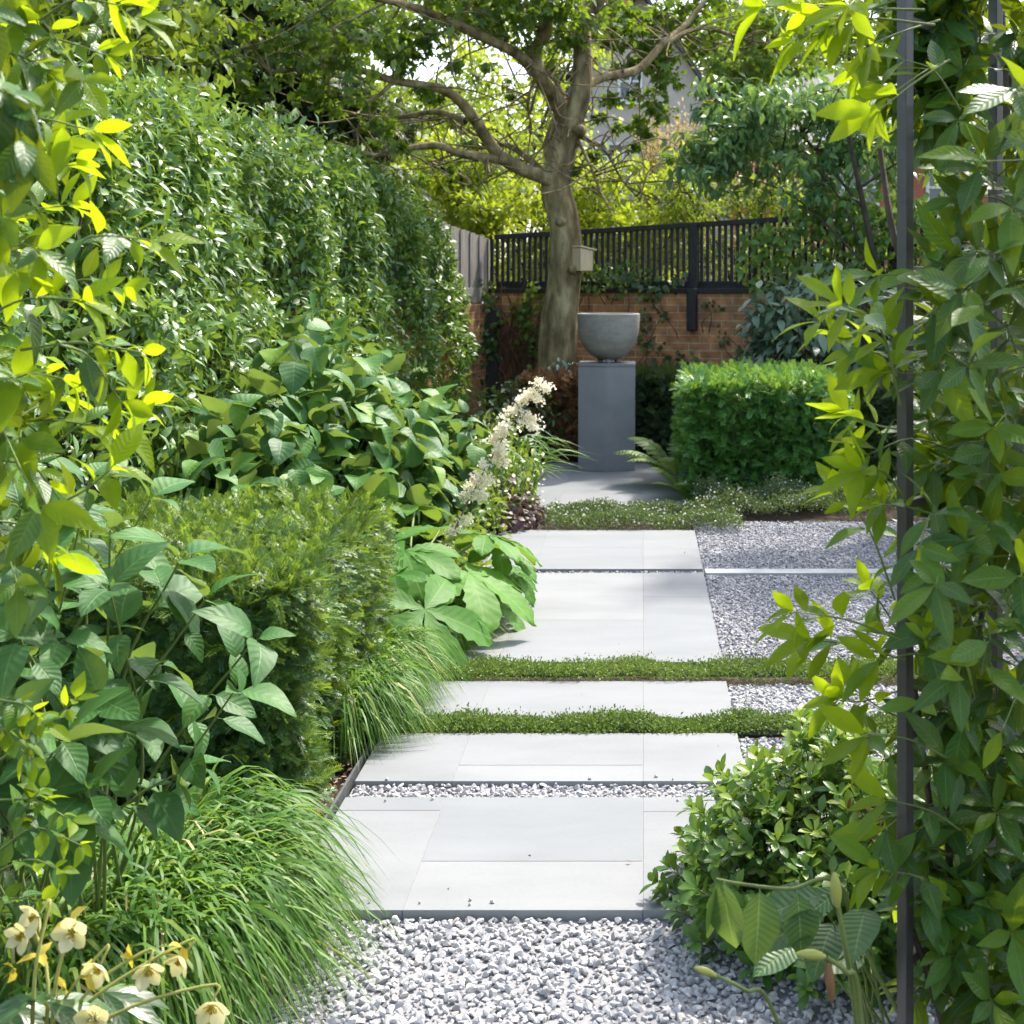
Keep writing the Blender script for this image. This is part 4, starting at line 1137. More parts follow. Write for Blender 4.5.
limb([(568, 112, TY), (578, 93, TY + .1), (600, 78, TY + .3), (637, 70, TY + .6), (662, 45, TY + .8), (690, 20, TY + 1.1), (720, -20, TY + 1.4)], [.07, .062, .056, .052, .046, .04, .025])
limb([(663, 44, TY + .8), (700, 28, TY + 1.1), (735, 36, TY + 1.3), (770, 45, TY + 1.5)], [.035, .03, .022, .01])
limb([(582, 24, TY), (600, 0, TY - .1), (640, -50, TY - .3), (700, -150, TY - .4)], [.075, .065, .05, .025])
limb([(560, 170, TY - .02), (548, 150, TY + .15), (556, 120, TY + .25), (566, 95, TY + .3)], [.07, .06, .055, .05])
limb([(565, 100, TY), (552, 76, TY + .3), (540, 70, TY + .5), (528, 100, TY + .6), (532, 130, TY + .7)], [.03, .025, .02, .018, .01])
limb([(578, 140, TY), (590, 165, TY - .2), (600, 190, TY - .3), (612, 215, TY - .4)], [.022, .018, .014, .008])
limb([(576, 135, TY), (604, 150, TY + .2), (622, 180, TY + .3), (640, 200, TY + .4)], [.02, .016, .012, .006])
limb([(395, 81, TY - 1.1), (370, 100, TY - 1.2), (340, 95, TY - 1.4)], [.025, .018, .008], sub=False)
# fine twigs
SK = np.array([a for a, b in skel]); 
def twig_to(mbx, e, skp, r0=.012, wob_=.12, n=8):
    d = np.linalg.norm(skp - e, axis=1); k = int(np.argmin(d)); b = skp[k]; L = d[k]
    mid = (b + e) / 2 + rng.normal(size=3) * wob_ * L + [0, 0, .08 * L]
    mbx.tube(spline([b, mid, e], n), np.linspace(r0, r0 * .35, n), 5, rnd=U(0, 1), cap=False)
for _ in range(260):
    b = SK[rng.integers(40, len(SK))]; e = b + rng.normal(size=3) * [.45, .4, .28] + [-.05, 0, -.08]
    if e[2] < 2.25: continue
    m_ = (b + e) / 2 + rng.normal(size=3) * .1
    tm.tube(spline([b, m_, e], 8), np.linspace(.010, .003, 8), 4, rnd=.5, cap=False)
for _ in range(24):  # drooping twigs below the limbs
    b = P(U(470, 640), U(120, 170), TY + U(-.5, .5)); e = b + [U(-.3, .3), U(-.2, .2), -U(.15, .45)]
    k = SK[np.argmin(np.linalg.norm(SK - b, axis=1))]
    tm.tube(spline([k, b, e], 8), np.linspace(.011, .003, 8), 4, rnd=.5, cap=False)

def crown(parent, blobs, skp, tpl, size, mat, tmb, dens=1.0, up=.6, droop=.5, name='crown', clump=.30):
    mb = MB()
    for (c, r, n) in blobs:
        c = np.asarray(c, float)
        twig_to(tmb, c, skp, .010 + .008 * r)
        nc = max(2, int(n / 22)); cen = c + rng.normal(size=(nc, 3)) * np.asarray([r, r, r * .62]) * .55
        for q in cen:
            L = np.linalg.norm(q - c); 
            if L > .08: tmb.tube(spline([c, (c + q) / 2 + rng.normal(size=3) * .05, q], 5), np.linspace(.006, .002, 5), 4, rnd=.5, cap=False)
        k = rng.integers(0, nc, int(n * dens)); p = cen[k] + rng.normal(size=(len(k), 3)) * np.array([1, 1, .6]) * clump * r * .8
        nn = rdir(len(p)); scatter_leaves(mb, tpl, p, nn, size, .35, up, .35, droop)
    return mb.build(name, mat, parent)
def bl(lst):
    return [(P(a, b, Y), r, n) for a, b, Y, r, n in lst]
T = TY
blobs = bl([(630, 20, T + 1.12, .35, 200), (665, 75, T + 1.26, .32, 190), (700, 50, T + 1.40, .35, 220), (720, 95, T + 1.48, .3, 180), (652, 115, T + 1.21, .24, 130),
            (625, 100, T + 1.10, .2, 80), (640, 140, T + 1.16, .16, 60), (607, 120, T + 1.03, .15, 50), (745, 20, T + 1.58, .35, 220), (760, 75, T + 1.64, .3, 160), (610, 45, T + 1.04, .2, 70), (655, 20, T + 1.22, .3, 170),
            (590, 165, T, .13, 40), (670, 160, T + 1.28, .14, 40), (250, 20, T - 1.6, .4, 160), (280, 45, T - 1.5, .35, 140), (300, 20, T - 1.4, .35, 150), (230, 55, T - 1.8, .35, 120), (330, 15, T - 1.4, .3, 130), (270, 95, T - 1.6, .3, 90), (205, 25, T - 2, .4, 140), (380, 25, T - 1.2, .3, 130), (590, 30, T + .6, .25, 120), (560, 60, T + .7, .2, 70), (640, 60, T + 1.16, .22, 90), (545, 20, T + .4, .3, 140), (500, 12, T + .4, .3, 120), (610, 20, T + 1.3, .3, 140), (680, 15, T + 1.6, .35, 170), (755, 50, T + 1.8, .35, 170), (790, 60, T + 1.76, .4, 260), (740, 70, T + 1.56, .35, 220), (800, 10, T + 1.80, .4, 260), (655, 50, T + 1.22, .25, 120), (620, 70, T + 1.08, .2, 80), (520, 95, T + .8, .16, 40), (480, 80, T + .8, .18, 50), (700, -5, T + 1.40, .4, 240),
            (560, 10, T - .4, .38, 260), (520, 5, T - .6, .38, 240), (470, 5, T - .9, .35, 220), (420, 25, T - 1.2, .3, 150), (545, 40, T - .3, .24, 90), (500, 30, T - .3, .2, 60), (600, 5, T + 1.00, .3, 180),
            (395, 55, T - 1.2, .3, 130), (350, 40, T - 1.6, .35, 170), (420, 100, T - .8, .2, 60), (370, 115, T - 1, .24, 70), (400, 135, T - 1, .2, 60), (330, 90, T - 1.4, .3, 110), (440, 60, T - .8, .2, 60), (455, 130, T + .4, .2, 50), (350, 150, T - 1, .2, 50), (310, 60, T - 1.6, .32, 120), (430, 170, T + .9, .2, 60)])
for _ in range(24):   # crown above the picture
    blobs.append((np.array([U(-4.4, -.2), U(10.2, 15.5), U(4.6, 6.8)]), .5, 120))
up_sk = []
for _ in range(16):
    e = np.array([U(-4, 0), U(10.5, 15.3), U(4.8, 6.2)]); b = P(580, 0, TY) if U(0, 1) < .5 else P(548, 5, TY)
    cc_ = spline([b, (b + e) / 2 + [0, 0, .5], e], 14); tm.tube(cc_, np.linspace(.07, .02, 14), 6, rnd=.5); up_sk += list(cc_)
SKA = np.vstack([SK, np.array(up_sk)])
crown(gt, blobs, SKA, [PALM, leaf_tpl(3, .6, .1, .3)], .085, m_canopy, tm)
tm.build('trunk', m_bark, gt)


# =================================================================== BACKGROUND TREES AND SHRUBS
def back_tree(name, label, bx, by, trunk_top, tr, blobs, tpl, size, mat, up=.5, bark=None, cat='tree', droop=.5, bend=(0, 0), dens=1.0, clump=.38, limbs=2):
    t = thing(name, label, cat, (bx, by, 0), None)
    tmb = MB(); c = spline([(bx, by, -.1), (bx + bend[0] * .5 + .05, by + bend[1] * .5, trunk_top * .5), (bx + bend[0], by + bend[1], trunk_top)], 16)
    tmb.tube(c, np.linspace(tr, tr * .35, 16), 9, rnd=.5, lump=.05)
    sk = list(c)
    cen = np.mean([b[0] for b in blobs], 0)
    for b in blobs[::limbs]:
        k = c[rng.integers(7, 16)]; q = spline([k, (k + b[0]) / 2 + [0, 0, .25], b[0]], 10); tmb.tube(q, np.linspace(tr * .3, tr * .08, 10), 6, rnd=.5); sk += list(q)
    crown(t, blobs, np.array(sk), tpl, size, mat, tmb, dens, up, droop, clump=clump)
    tmb.build('trunk', bark or m_darkbark, t)
    return t


def cloud(px0, px1, py0, py1, Y0, Y1, n, r, k):
    return [(P(U(px0, px1), U(py0, py1), U(Y0, Y1)), r * U(.7, 1.2), k) for _ in range(n)]


# dark conifer, upper corner behind the hedge
con = thing('conifer_tree', 'dark drooping conifer standing behind the tall glossy hedge', 'tree', (-4.9, 15.5, 0))
tmb = MB(); c = spline([(-4.9, 15.5, -.1), (-4.85, 15.5, 4), (-4.9, 15.6, 8.5)], 20); tmb.tube(c, np.linspace(.3, .06, 20), 10, rnd=.5, lump=.05)
mb = MB()
for i in range(120):
    z = U(1.9, 7.2); a = U(0, 6.28); L = U(1.3, 2.9) * (1 - .07 * z) * (1.15 if math.cos(a) > 0 else 1)
    d = np.array([math.cos(a), math.sin(a), 0]); b = np.array([-4.88, 15.52, z])
    ax = np.array([b + d * L * u + [0, 0, .25 * L * u - .42 * L * u * u] for u in np.linspace(0, 1, 12)])
    tmb.tube(ax, np.linspace(.045, .008, 12), 6, rnd=.5)
    N = int(95 * L); u = U(.2, 1, N); base_ = b + d * (L * u)[:, None]; base_[:, 2] += .25 * L * u - .42 * L * u * u
    sp_ = np.array([-d[1], d[0], 0]); off = rng.normal(size=N) * .3 * (1.15 - u)
    p = base_ + sp_ * off[:, None]; p[:, 2] -= U(0, .38, N) * np.abs(rng.normal(size=N)) * .7
    dd = d * U(.2, .8, (N, 1)) + sp_ * (off * 1.5)[:, None] + np.array([0, 0, -.75]) + rng.normal(size=(N, 3)) * .25
    k = rng.integers(0, 4, N)
    for j in range(4): place(mb, SPRAY[j], p[k == j], dd[k == j], rdir(int((k == j).sum())) + [0, 0, .3], .24 * U(.7, 1.3, int((k == j).sum())))
mb.build('crown', m_con, con); tmb.build('trunk', m_darkbark, con)

back_tree('lime_tree', 'sunlit yellow green tree behind the corner of the fences', P(476, 0, 18)[0], 18, 2.7, .16, cloud(395, 520, 140, 225, 17.2, 19, 22, .45, 190), [L_mid, leaf_tpl(3, .6, .1, .3)], .12, m_lime)
back_tree('lime_shrub', 'bright lime green shrub behind the slats close to the trunk', P(545, 0, 16.6)[0], 16.6, 1.6, .08, cloud(478, 600, 185, 290, 16.0, 17.4, 30, .36, 190), [L_mid, leaf_tpl(3, .6, .1, .3)], .10, m_lime, cat='shrub')
back_tree('lime_shrub', 'yellow green shrub behind the slatted fence right of the nest box', P(640, 0, 16.4)[0], 16.4, 1.6, .08, cloud(590, 690, 165, 275, 15.8, 17.4, 22, .36, 190), [L_mid, leaf_tpl(3, .5, .1, .3)], .10, m_lime, cat='shrub')
back_tree('green_shrub', 'mid green shrub behind the slatted fence under the hanging foliage', P(745, 0, 16)[0], 16, 1.7, .08, cloud(680, 820, 175, 275, 15.2, 16.8, 26, .36, 180), [L_mid, leaf_tpl(3, .5, .1, .3)], .09, m_midg, cat='shrub')
back_tree('broadleaf_tree', 'mid green tree rising behind the weathered grey fence', P(400, 0, 20)[0], 20, 4.2, .2, cloud(330, 470, 90, 215, 19, 21.5, 26, .55, 190), [L_mid, leaf_tpl(3, .6, .1, .3)], .13, m_midg)
back_tree('broadleaf_tree', 'tall pale green tree far behind, below the white sky gaps', P(520, 0, 27)[0], 27, 3.6, .16, cloud(440, 590, 120, 215, 26, 29, 26, .6, 170) + cloud(430, 600, 40, 130, 26, 29, 17, .55, 110), [L_mid, leaf_tpl(3, .6, .1, .3)], .16, m_lime, dens=.8)
back_tree('broadleaf_tree', 'tall sunlit green tree behind the pale gabled house', P(560, 0, 50)[0], 50, 9, .3, cloud(420, 640, -20, 130, 49, 53, 30, 1.1, 130) + cloud(690, 850, 0, 110, 49, 53, 24, 1.1, 150), [L_mid, leaf_tpl(3, .6, .1, .3)], .32, m_midg, dens=1.0)
back_tree('broadleaf_tree', 'dark green tree deep behind the conifer', P(250, 0, 22)[0], 22, 6, .26, cloud(120, 390, -30, 130, 20.5, 23.5, 44, .8, 220), [L_mid, leaf_tpl(3, .6, .1, .3)], .17, m_canopy)
back_tree('broadleaf_tree', 'far green tree behind the clay tiled roofs', P(850, 0, 46)[0], 46, 7, .4, cloud(690, 1010, -40, 150, 44, 49, 40, 1.5, 190), [L_mid, leaf_tpl(3, .6, .1, .3)], .34, m_midg)
back_tree('broadleaf_tree', 'green leafy tree crown just over the near end of the tall hedge', -5.2, 10.5, 4.2, .18, cloud(-80, 150, -80, 110, 9.4, 11.5, 40, .55, 200), [L_mid, leaf_tpl(3, .6, .1, .3)], .11, m_midg)
far = mound_bush('hedge', 'far loose green hedge closing the neighbouring garden', [((x, 25 + U(-.5, .5), .6), (2.2, 1.0, 1.9 + U(-.2, .3))) for x in np.arange(-9, 10, 2.6)], 60, L_mid, .22, m_midg, 'hedge', 20, shell=.4)
# smoke-bush like feathery tan shrub
ft = thing('feathery_shrub', 'feathery tan and pinkish flowering shrub glimpsed beyond the fence', 'shrub', (P(672, 0, 18.5)[0], 18.5, 0))
mb = MB(); tmb = MB()
for _ in range(120):
    b = np.array([P(672, 0, 18.5)[0] + U(-.25, .25), 18.5 + U(-.25, .25), 0]); e = P(U(638, 718), U(118, 215), U(17.9, 19.1)); m_ = (b + e) / 2 + [0, 0, .3]
    c = spline([b, m_, e], 14); tmb.tube(c, np.linspace(.012, .003, 14), 4, rnd=.5, cap=False)
    k = c[8:]; p = np.repeat(k, 26, 0) + rng.normal(size=(len(k) * 26, 3)) * [.06, .06, .09]; place(mb, L_small, p, rdir(len(p)) + [0, 0, .5], rdir(len(p)), .065 * U(.5, 1.2, len(p)))
mb.build('plumes', m_tan, ft); tmb.build('stems', m_twig, ft)
# the drooping blue-green tree in front of the fence's far end
bt_bl = cloud(690, 770, 95, 185, 13.2, 14.6, 15, .30, 150) + cloud(760, 880, 85, 190, 13.0, 14.3, 20, .32, 150) + cloud(850, 1010, 60, 200, 12.4, 13.6, 12, .34, 130)
back_tree('small_tree', 'small tree with drooping blue green leaves and a dark curving stem at the fence', P(902, 0, 12.9)[0], 12.9, 3.05, .05, bt_bl, [leaf_tpl(4, .34, .1, .45), leaf_tpl(4, .45, .1, .4)], .125, m_blue, up=.7, droop=.9, bend=(P(845, 0, 12.7)[0] - P(902, 0, 12.7)[0], 0), limbs=14)
back_tree('broadleaf_tree', 'leafy green tree over the far gravel, largely hidden by the trellis climber', P(1000, 0, 10.5)[0], 10.5, 3.6, .12, cloud(935, 1150, -150, 175, 9.8, 11.3, 16, .45, 150), [L_mid, leaf_tpl(3, .6, .1, .3)], .11, m_canopy)
mound_bush('evergreen_shrub', 'tall dense evergreen bush close behind the outer trellis post', [((1.78, 4.9, .5), (.66, .75, 1.0)), ((1.8, 4.9, 1.55), (.6, .7, .95))], 330, L_mid, .10, m_ivy, stems=30)
# dark evergreen shrub behind the trellis side
mound_bush('evergreen_shrub', 'deep green evergreen bush behind the climber on the trellis', [((2.35, 8.2, .5), (.75, 1.4, 1.6)), ((2.6, 6.0, .4), (.7, 1.3, 1.6))], 260, L_mid, .11, m_ivy, stems=40)

rng = np.random.default_rng(303)
# =================================================================== CLIMBER ON THE METAL TRELLIS
cl = thing('climbing_shrub', 'glossy leaved evergreen climber with yellow green tips wrapping the metal trellis', 'climber', (.75, 2.75, 0))
S = Shoots(); WD = MB()
def sp2(a, b, Ya, Yb, **k):
    S.shoot(P(a[0], a[1], Ya), P(b[0], b[1], Yb), **k)
main = []
for k in range(9):
    x, y = U(.74, 1.15), U(2.6, 3.1)
    q = spline([(x, y, -.03), (x + U(-.12, .12), y + U(-.1, .1), .8), (x + U(-.15, .12), y + U(-.12, .1), 1.6), (x + U(-.15, .15), y + U(-.12, .1), 2.45)], 30)
    mt_ = WD.tube(q, np.linspace(.011, .005, 30), 7, rnd=U(0, 1)); main.append(q)
MAIN = np.vstack(main)
# woody stems crossing the trellis low down
for a, b, c_ in (((915, 690, 2.7), (940, 880, 2.75), (962, 1010, 2.8)), ((912, 930, 2.62), (932, 985, 2.65), (945, 1030, 2.7)), ((985, 600, 2.8), (950, 800, 2.7), (958, 1000, 2.8)), ((880, 150, 2.9), (895, 240, 2.8), (930, 330, 2.8))):
    WD.tube(spline([P(*a), P(*b), P(*c_)], 16), np.linspace(.006, .009, 16), 7, rnd=.5)
LL = .112
# sprays that make the outline: (base px, tip px, depth)
young = [((905, 400), (822, 322)), ((900, 405), (842, 305)), ((905, 430), (850, 415)), ((900, 385), (858, 350)), ((915, 370), (880, 330)),
         ((905, 500), (862, 470)), ((895, 600), (838, 492)), ((900, 640), (795, 612)), ((905, 660), (812, 640)), ((900, 690), (838, 700)),
         ((935, 25), (795, 40)), ((925, 10), (765, 6)), ((930, 45), (860, 75)), ((920, -10), (835, 20)), ((950, 60), (880, 110)), ((905, 650), (870, 590)), ((905, 720), (855, 690))]
for (a, b) in young:
    Y = U(2.3, 2.9)
    sp2(a, b, Y, Y + U(-.15, .1), leaf=LL * U(.8, 1.05), n=3, droop=.12, young=1.25, sag=.06, tipn=5, start=.5)
for _ in range(30):
    a = (U(930, 1020), U(-40, 110)); sp2(a, (a[0] + U(-60, 20), a[1] + U(-50, 40)), U(2.68, 2.95), U(2.66, 2.8), leaf=LL * U(.9, 1.2), n=5, droop=.25, young=.2)
for _ in range(52):
    a = (U(960, 1050), U(90, 720)); sp2(a, (a[0] + U(-55, 20), a[1] + U(-55, 45)), U(2.45, 2.9), U(2.15, 2.6), leaf=LL * U(.9, 1.2), n=4, droop=.08, young=.2)
for _ in range(30):
    a = (U(925, 1010), U(330, 720)); sp2(a, (a[0] + U(-45, 15), a[1] + U(-55, 30)), U(2.7, 2.95), U(2.66, 2.8), leaf=LL * U(.85, 1.15), n=4, droop=.08, young=.4)
for _ in range(46):
    a = (U(925, 1045), U(700, 1020)); sp2(a, (a[0] + U(-50, 25), a[1] + U(-40, 35)), U(2.6, 2.95), U(2.5, 2.8), leaf=LL * U(.9, 1.15), n=4, droop=.12, young=.22)
for a, b in (((960, 300), (880, 275)), ((960, 400), (890, 372)), ((955, 450), (868, 455)), ((950, 520), (880, 505)), ((960, 680), (880, 660)), ((950, 760), (868, 735)), ((960, 830), (890, 800)), ((950, 900), (880, 870)), ((950, 60), (890, 95)), ((940, 20), (870, 45)), ((960, 110), (905, 60)), ((940, -20), (850, 5))):
    sp2(a, b, 2.55, U(2.3, 2.5), leaf=LL * U(.85, 1.1), n=4, droop=.15, young=.6, tipn=5, start=.4)
for _ in range(60):   # depth of the plant, towards the outside of the trellis
    b = np.array([U(1.15, 1.8), U(2.95, 4.2), U(.1, 2.6)]); S.shoot(b, b + rng.normal(size=3) * .16 + [-.06, -.1, 0], leaf=.115, n=6, droop=.35, young=.05)
for _ in range(85):
    b = np.array([U(.80, 1.25), U(2.95, 3.6), U(.05, 2.4)]); S.shoot(b, b + rng.normal(size=3) * .14 + [-.04, -.08, 0], leaf=.11, n=5, droop=.3, young=.05)
for _ in range(34):
    q = MAIN[rng.integers(0, len(MAIN))]; S.shoot(q, q + rng.normal(size=3) * .11 + [.02, -.05, 0], leaf=LL, n=4, droop=.3, young=.15)
# drop most leaves on the camera's view lines to the posts
keep = [not (a_[1] < 2.64 and abs(a_[0] + d_[0] * s_ * .5 - .187 * (a_[1] + d_[1] * s_ * .5)) < .042 and not (.95 < a_[2] + .5 * d_[2] * s_ < 1.12 or a_[2] > 2.02 or 1.32 < a_[2] < 1.45) and U(0, 1) < .74) and not (a_[1] < 2.95 and abs(a_[0] + d_[0] * s_ * .5 - .2517 * (a_[1] + d_[1] * s_ * .5)) < .035 and (a_[2] > 1.5 or .7 < a_[2] < 1.0) and U(0, 1) < .6) for a_, d_, s_ in zip(S.p, S.d, S.s)]
for nm_ in 'pdnsr': setattr(S, nm_, [x for x, k_ in zip(getattr(S, nm_), keep) if k_])
S.build(L_long, m_jas, m_stem, cl)
WD.build('woody_stems', m_twig, cl)


# =================================================================== CLIMBER ON THE OPPOSITE SIDE, very near
c2 = thing('climbing_shrub', 'sunlit yellow green leaved climber hanging in front of the tall hedge', 'climber', (-1.25, 2.4, 0))
S = Shoots()
WD2 = MB()
for k in range(6):
    x, y = U(-1.45, -1.2), U(2.1, 2.8)
    WD2.tube(spline([(x, y, -.03), (x + U(-.1, .1), y, .9), (x + U(-.1, .15), y, 1.7), (x + U(-.1, .2), y, 2.5)], 24), np.linspace(.012, .005, 24), 7, rnd=U(0, 1))
tips = [((20, 60), (140, 18)), ((10, 40), (105, 55)), ((40, 20), (118, 5)), ((60, 260), (150, 240)), ((50, 290), (120, 290)), ((20, 350), (140, 352)), ((60, 345), (120, 400)),
        ((0, 430), (125, 430)), ((20, 470), (140, 405)), ((-20, 200), (75, 165)), ((-20, 130), (90, 130)), ((-20, 320), (80, 300)), ((-10, 250), (70, 205)), ((20, 520), (110, 470)), ((-10, 400), (70, 380)), ((0, 460), (60, 500))]
for a, b in tips:
    Y = U(2.05, 2.5); sp2(a, b, Y, Y + U(-.1, .1), leaf=.092 * U(.8, 1.15), n=4, droop=.15, young=1.0, tipn=4, start=.4)
for _ in range(40):
    a = (U(-110, 20), U(-40, 540)); sp2(a, (a[0] + U(0, 70), a[1] + U(-50, 55)), U(2.2, 2.9), U(2.0, 2.6), leaf=.092 * U(.85, 1.15), n=5, droop=.25, young=.5)
for _ in range(4):
    a = (U(-60, 0), U(-40, 110)); sp2(a, (a[0] + U(20, 60), a[1] + U(10, 80)), 1.75, 1.65, leaf=.095, n=4, droop=.8, young=0.0)
S.build([leaf_tpl(7, .42, .1, c, across=2, peak=.45, petiole=.08, wave=.012) for c in (.1, .3, .5)], m_jas, m_stem, c2)
WD2.build('woody_stems', m_twig, c2)


# =================================================================== BROAD-LEAVED SHRUB LOW BESIDE THE NEAR YEW
ls = thing('viburnum', 'broad leaved shrub with long bare stalks in front of the nearest yew', 'shrub', (-1.35, 3.0, 0))
S = Shoots(); base = np.array([-1.3, 3.05, -.02])
def stalk(px, py, Y, leaf, n=3, b=None):
    e = P(px, py, Y); b0 = base + [U(-.25, .15), U(-.2, .2), 0] if b is None else b
    S.shoot(b0, e, leaf=leaf, n=n, droop=.55, young=.12, sag=.12, rad=.0048, tipn=3, start=.6, spread=.9)
for q in ((255, 640, 2.9), (205, 600, 2.95), (235, 690, 2.95), (180, 560, 3.0), (190, 765, 3.0), (110, 590, 2.8), (60, 640, 2.7), (100, 700, 2.75), (60, 740, 2.6), (150, 500, 3.1), (110, 530, 2.9), (40, 560, 2.6), (20, 640, 2.5), (10, 720, 2.5), (40, 800, 2.7), (90, 480, 3.0), (20, 510, 2.7)):
    stalk(*q, leaf=U(.12, .17))
for _ in range(16):
    stalk(U(-120, 90), U(500, 800), U(2.6, 3.3), U(.11, .16))
S.build([leaf_tpl(8, .62, .1, c, across=2, peak=.42, tip=.9, wave=.015, serr=.04, petiole=.12) for c in (.2, .4, .6)], m_hyd, m_stem, ls)
# low yellow-green seedlings
sd = thing('climbing_shrub', 'small yellow green twining shoots low at the corner above the pale flowers', 'climber', (-1.1, 2.5, 0))
S = Shoots()
for a, b in (((0, 760), (75, 700)), ((0, 850), (80, 845)), ((10, 830), (40, 790)), ((-20, 880), (60, 870)), ((0, 800), (70, 820)), ((-10, 720), (30, 760)), ((-20, 900), (40, 900)), ((0, 700), (40, 720))):
    sp2(a, b, 2.4, 2.35, leaf=.05, n=5, droop=.3, young=.8, tipn=3)
S.build([leaf_tpl(6, .55, .1, c, across=2, peak=.4, petiole=.1) for c in (.1, .4)], m_jas, m_stem, sd)


# =================================================================== HELLEBORES
hb = thing('hellebore', 'hellebore with nodding pale cream yellow flowers in the near corner', 'plant', (-.95, 2.25, 0))
FLW = [((38, 915), 2.25, .030), ((22, 935), 2.3, .026), ((72, 932), 2.22, .030), ((100, 966), 2.2, .027), ((148, 968), 2.2, .028), ((182, 958), 2.25, .027), ((212, 1004), 2.2, .031), ((95, 1018), 2.15, .028)]
petal = leaf_tpl(6, .78, .12, -.28, across=2, peak=.52, tip=.75)
stm = MB(); root = np.array([-.98, 2.25, -.02]); crot = P(40, 1060, 2.2)
for (px, py), Y, r in FLW:
    c = P(px, py, Y); ax = nz(np.array([U(-.5, .7), -.75, U(-.5, .25)]))
    fm = MB(); e1 = nz(np.cross(ax, [0, 0, 1.])); e2 = np.cross(e1, ax)
    ph = U(0, 6)
    pos = []; dd = []; nn = []
    for k in range(5):
        a = ph + k * 1.2566; o = e1 * math.cos(a) + e2 * math.sin(a)
        pos.append(c + o * .004); dd.append(o * U(.85, 1.1) + ax * U(.3, .6)); nn.append(ax * 1.0 - o * .5)
    place(fm, petal, np.array(pos), np.array(dd), np.array(nn), r * U(.9, 1.12, 5), U(.1, 1, 5))
    f = fm.build('flower', m_hell, hb)
    sm = MB(); N = 26; d = nz(ax + rng.normal(size=(N, 3)) * .38)
    for k in range(N):
        sm.tube([c, c + d[k] * r * .30, c + d[k] * r * .5], [.0006, .0005, .0011], 4, cap=False)
    sm.build('stamens', m_gold, f)
    k0 = P(px - 15 + U(-8, 8), py + 60, Y + .02)
    stm.tube(spline([crot + [U(-.03, .03), 0, U(-.05, .02)], (crot + c) / 2 + [U(-.02, .03), 0, .03], c - ax * .022 + [0, 0, .012], c - ax * .004], 14), np.linspace(.0035, .0018, 14), 6, rnd=.6, cap=False)
for k in range(3): stm.tube(spline([root + [k * .02, 0, 0], (root + crot) / 2 + [0, 0, .02], crot], 8), np.linspace(.006, .0045, 8), 6, cap=False)
stm.build('stems', noise_mat('yellow_green_stem', [(.3, (.22, .24, .05)), (.7, (.36, .36, .10))], scale=30, bump=.05), hb)
for px, py, Y in ((66, 985, 2.2), (62, 1008, 2.2), (132, 956, 2.22), (88, 975, 2.2), (182, 947, 2.25), (40, 955, 2.25), (15, 970, 2.3), (70, 920, 2.25)):
    br = MB(); c = P(px, py, Y); N = 3; place(br, leaf_tpl(5, .5, .1, .3, across=2, peak=.4, serr=.2), np.repeat(c[None], N, 0), rdir(N) + [0, -.3, 0], rdir(N) + [0, -.6, .8], .034 * U(.7, 1.1, N)); br.build('bract', m_gold, hb)
lv = MB()
for k in range(9):
    c = P(U(-60, 110), U(985, 1060), U(2.1, 2.5)); a = U(0, 6.28); 
    for j in np.linspace(-1.4, 1.4, 6):
        d = np.array([math.cos(a + j), math.sin(a + j) , -.1]); place(lv, leaf_tpl(7, .28, .1, .35, across=1, peak=.55, serr=.12), c[None], d[None], np.array([[0, -.25, 1.]]), np.array([.12 * U(.8, 1.1)]))
lv.build('leaves', m_ivy, hb)


# =================================================================== ROSETTE SHRUB beside the nearest paving
rs = thing('pittosporum', 'rounded glossy shrub of small leaf rosettes hugging the nearest paving', 'shrub', (.47, 3.5, 0))
S = Shoots(); cen = np.array([.475, 3.5, .02]); rad = np.array([.40, .46, .41])
for k in range(760):
    d = rdir(1)[0]; d[2] = abs(d[2]) * 1.0 - .1; d = nz(d)
    e = cen + d * rad * (U(.62, 1.05) + .10 * wob(d * 2.0, 2.0)); 
    if e[2] < .02: continue
    b = e - nz(d * [1, 1, .6] + [0, 0, .55]) * U(.07, .13)
    S.shoot(b, e, leaf=.058, n=3, droop=.05, young=.45 * max(0, d[2] + .15) + .12, sag=0, rad=.0016, tipn=5, start=.35, spread=.8)
for k in range(70):
    d = rdir(1)[0]; d[2] = abs(d[2]); e = cen + d * rad * .8; b = cen + [d[0] * .1, d[1] * .1, -.05]
    S.stem.tube(spline([b, (b + e) / 2 + [0, 0, .03], e], 7), np.linspace(.006, .002, 7), 5, cap=False)
S.build(L_oval, m_pit, m_twig, rs)
mb = MB(); c = P(868, 835, 3.2); N = 60; place(mb, L_small, c + rng.normal(size=(N, 3)) * [.025, .025, .04], rdir(N), rdir(N), .03 * U(.6, 1.2, N)); mb.build('dead_leaves', m_brown, rs)


# =================================================================== VEINED HANGING LEAVES IN FRONT OF IT
vb = thing('viburnum', 'arching stem with three big hanging veined leaves before the rosette shrub', 'shrub', (.62, 2.6, 0))
LV = MB(); SV = MB()
sa = spline([(.62, 2.62, -.03), P(880, 980, 2.6), P(838, 884, 2.5), P(790, 889, 2.45), P(742, 884, 2.42), P(716, 879, 2.4)], 30)
SV.tube(sa, np.linspace(.0055, .0022, 30), 6, rnd=.5)
LVt = [leaf_tpl(9, .60, .12, c, across=2, peak=.44, tip=.85, wave=.012, serr=.05, petiole=.07) for c in (.1, .25)]
def hang(px, py, Y, L, d, n, k=0, r=.5):
    place(LV, LVt[k], P(px, py, Y)[None], np.array([d], float), np.array([n], float), np.array([L]), np.array([r]))
hang(724, 879, 2.4, .118, (.05, -.12, -1), (-.5, -.8, .2), 1, .6)
hang(716, 879, 2.4, .105, (-.05, .1, -1), (.75, -.6, .1), 0, .9)
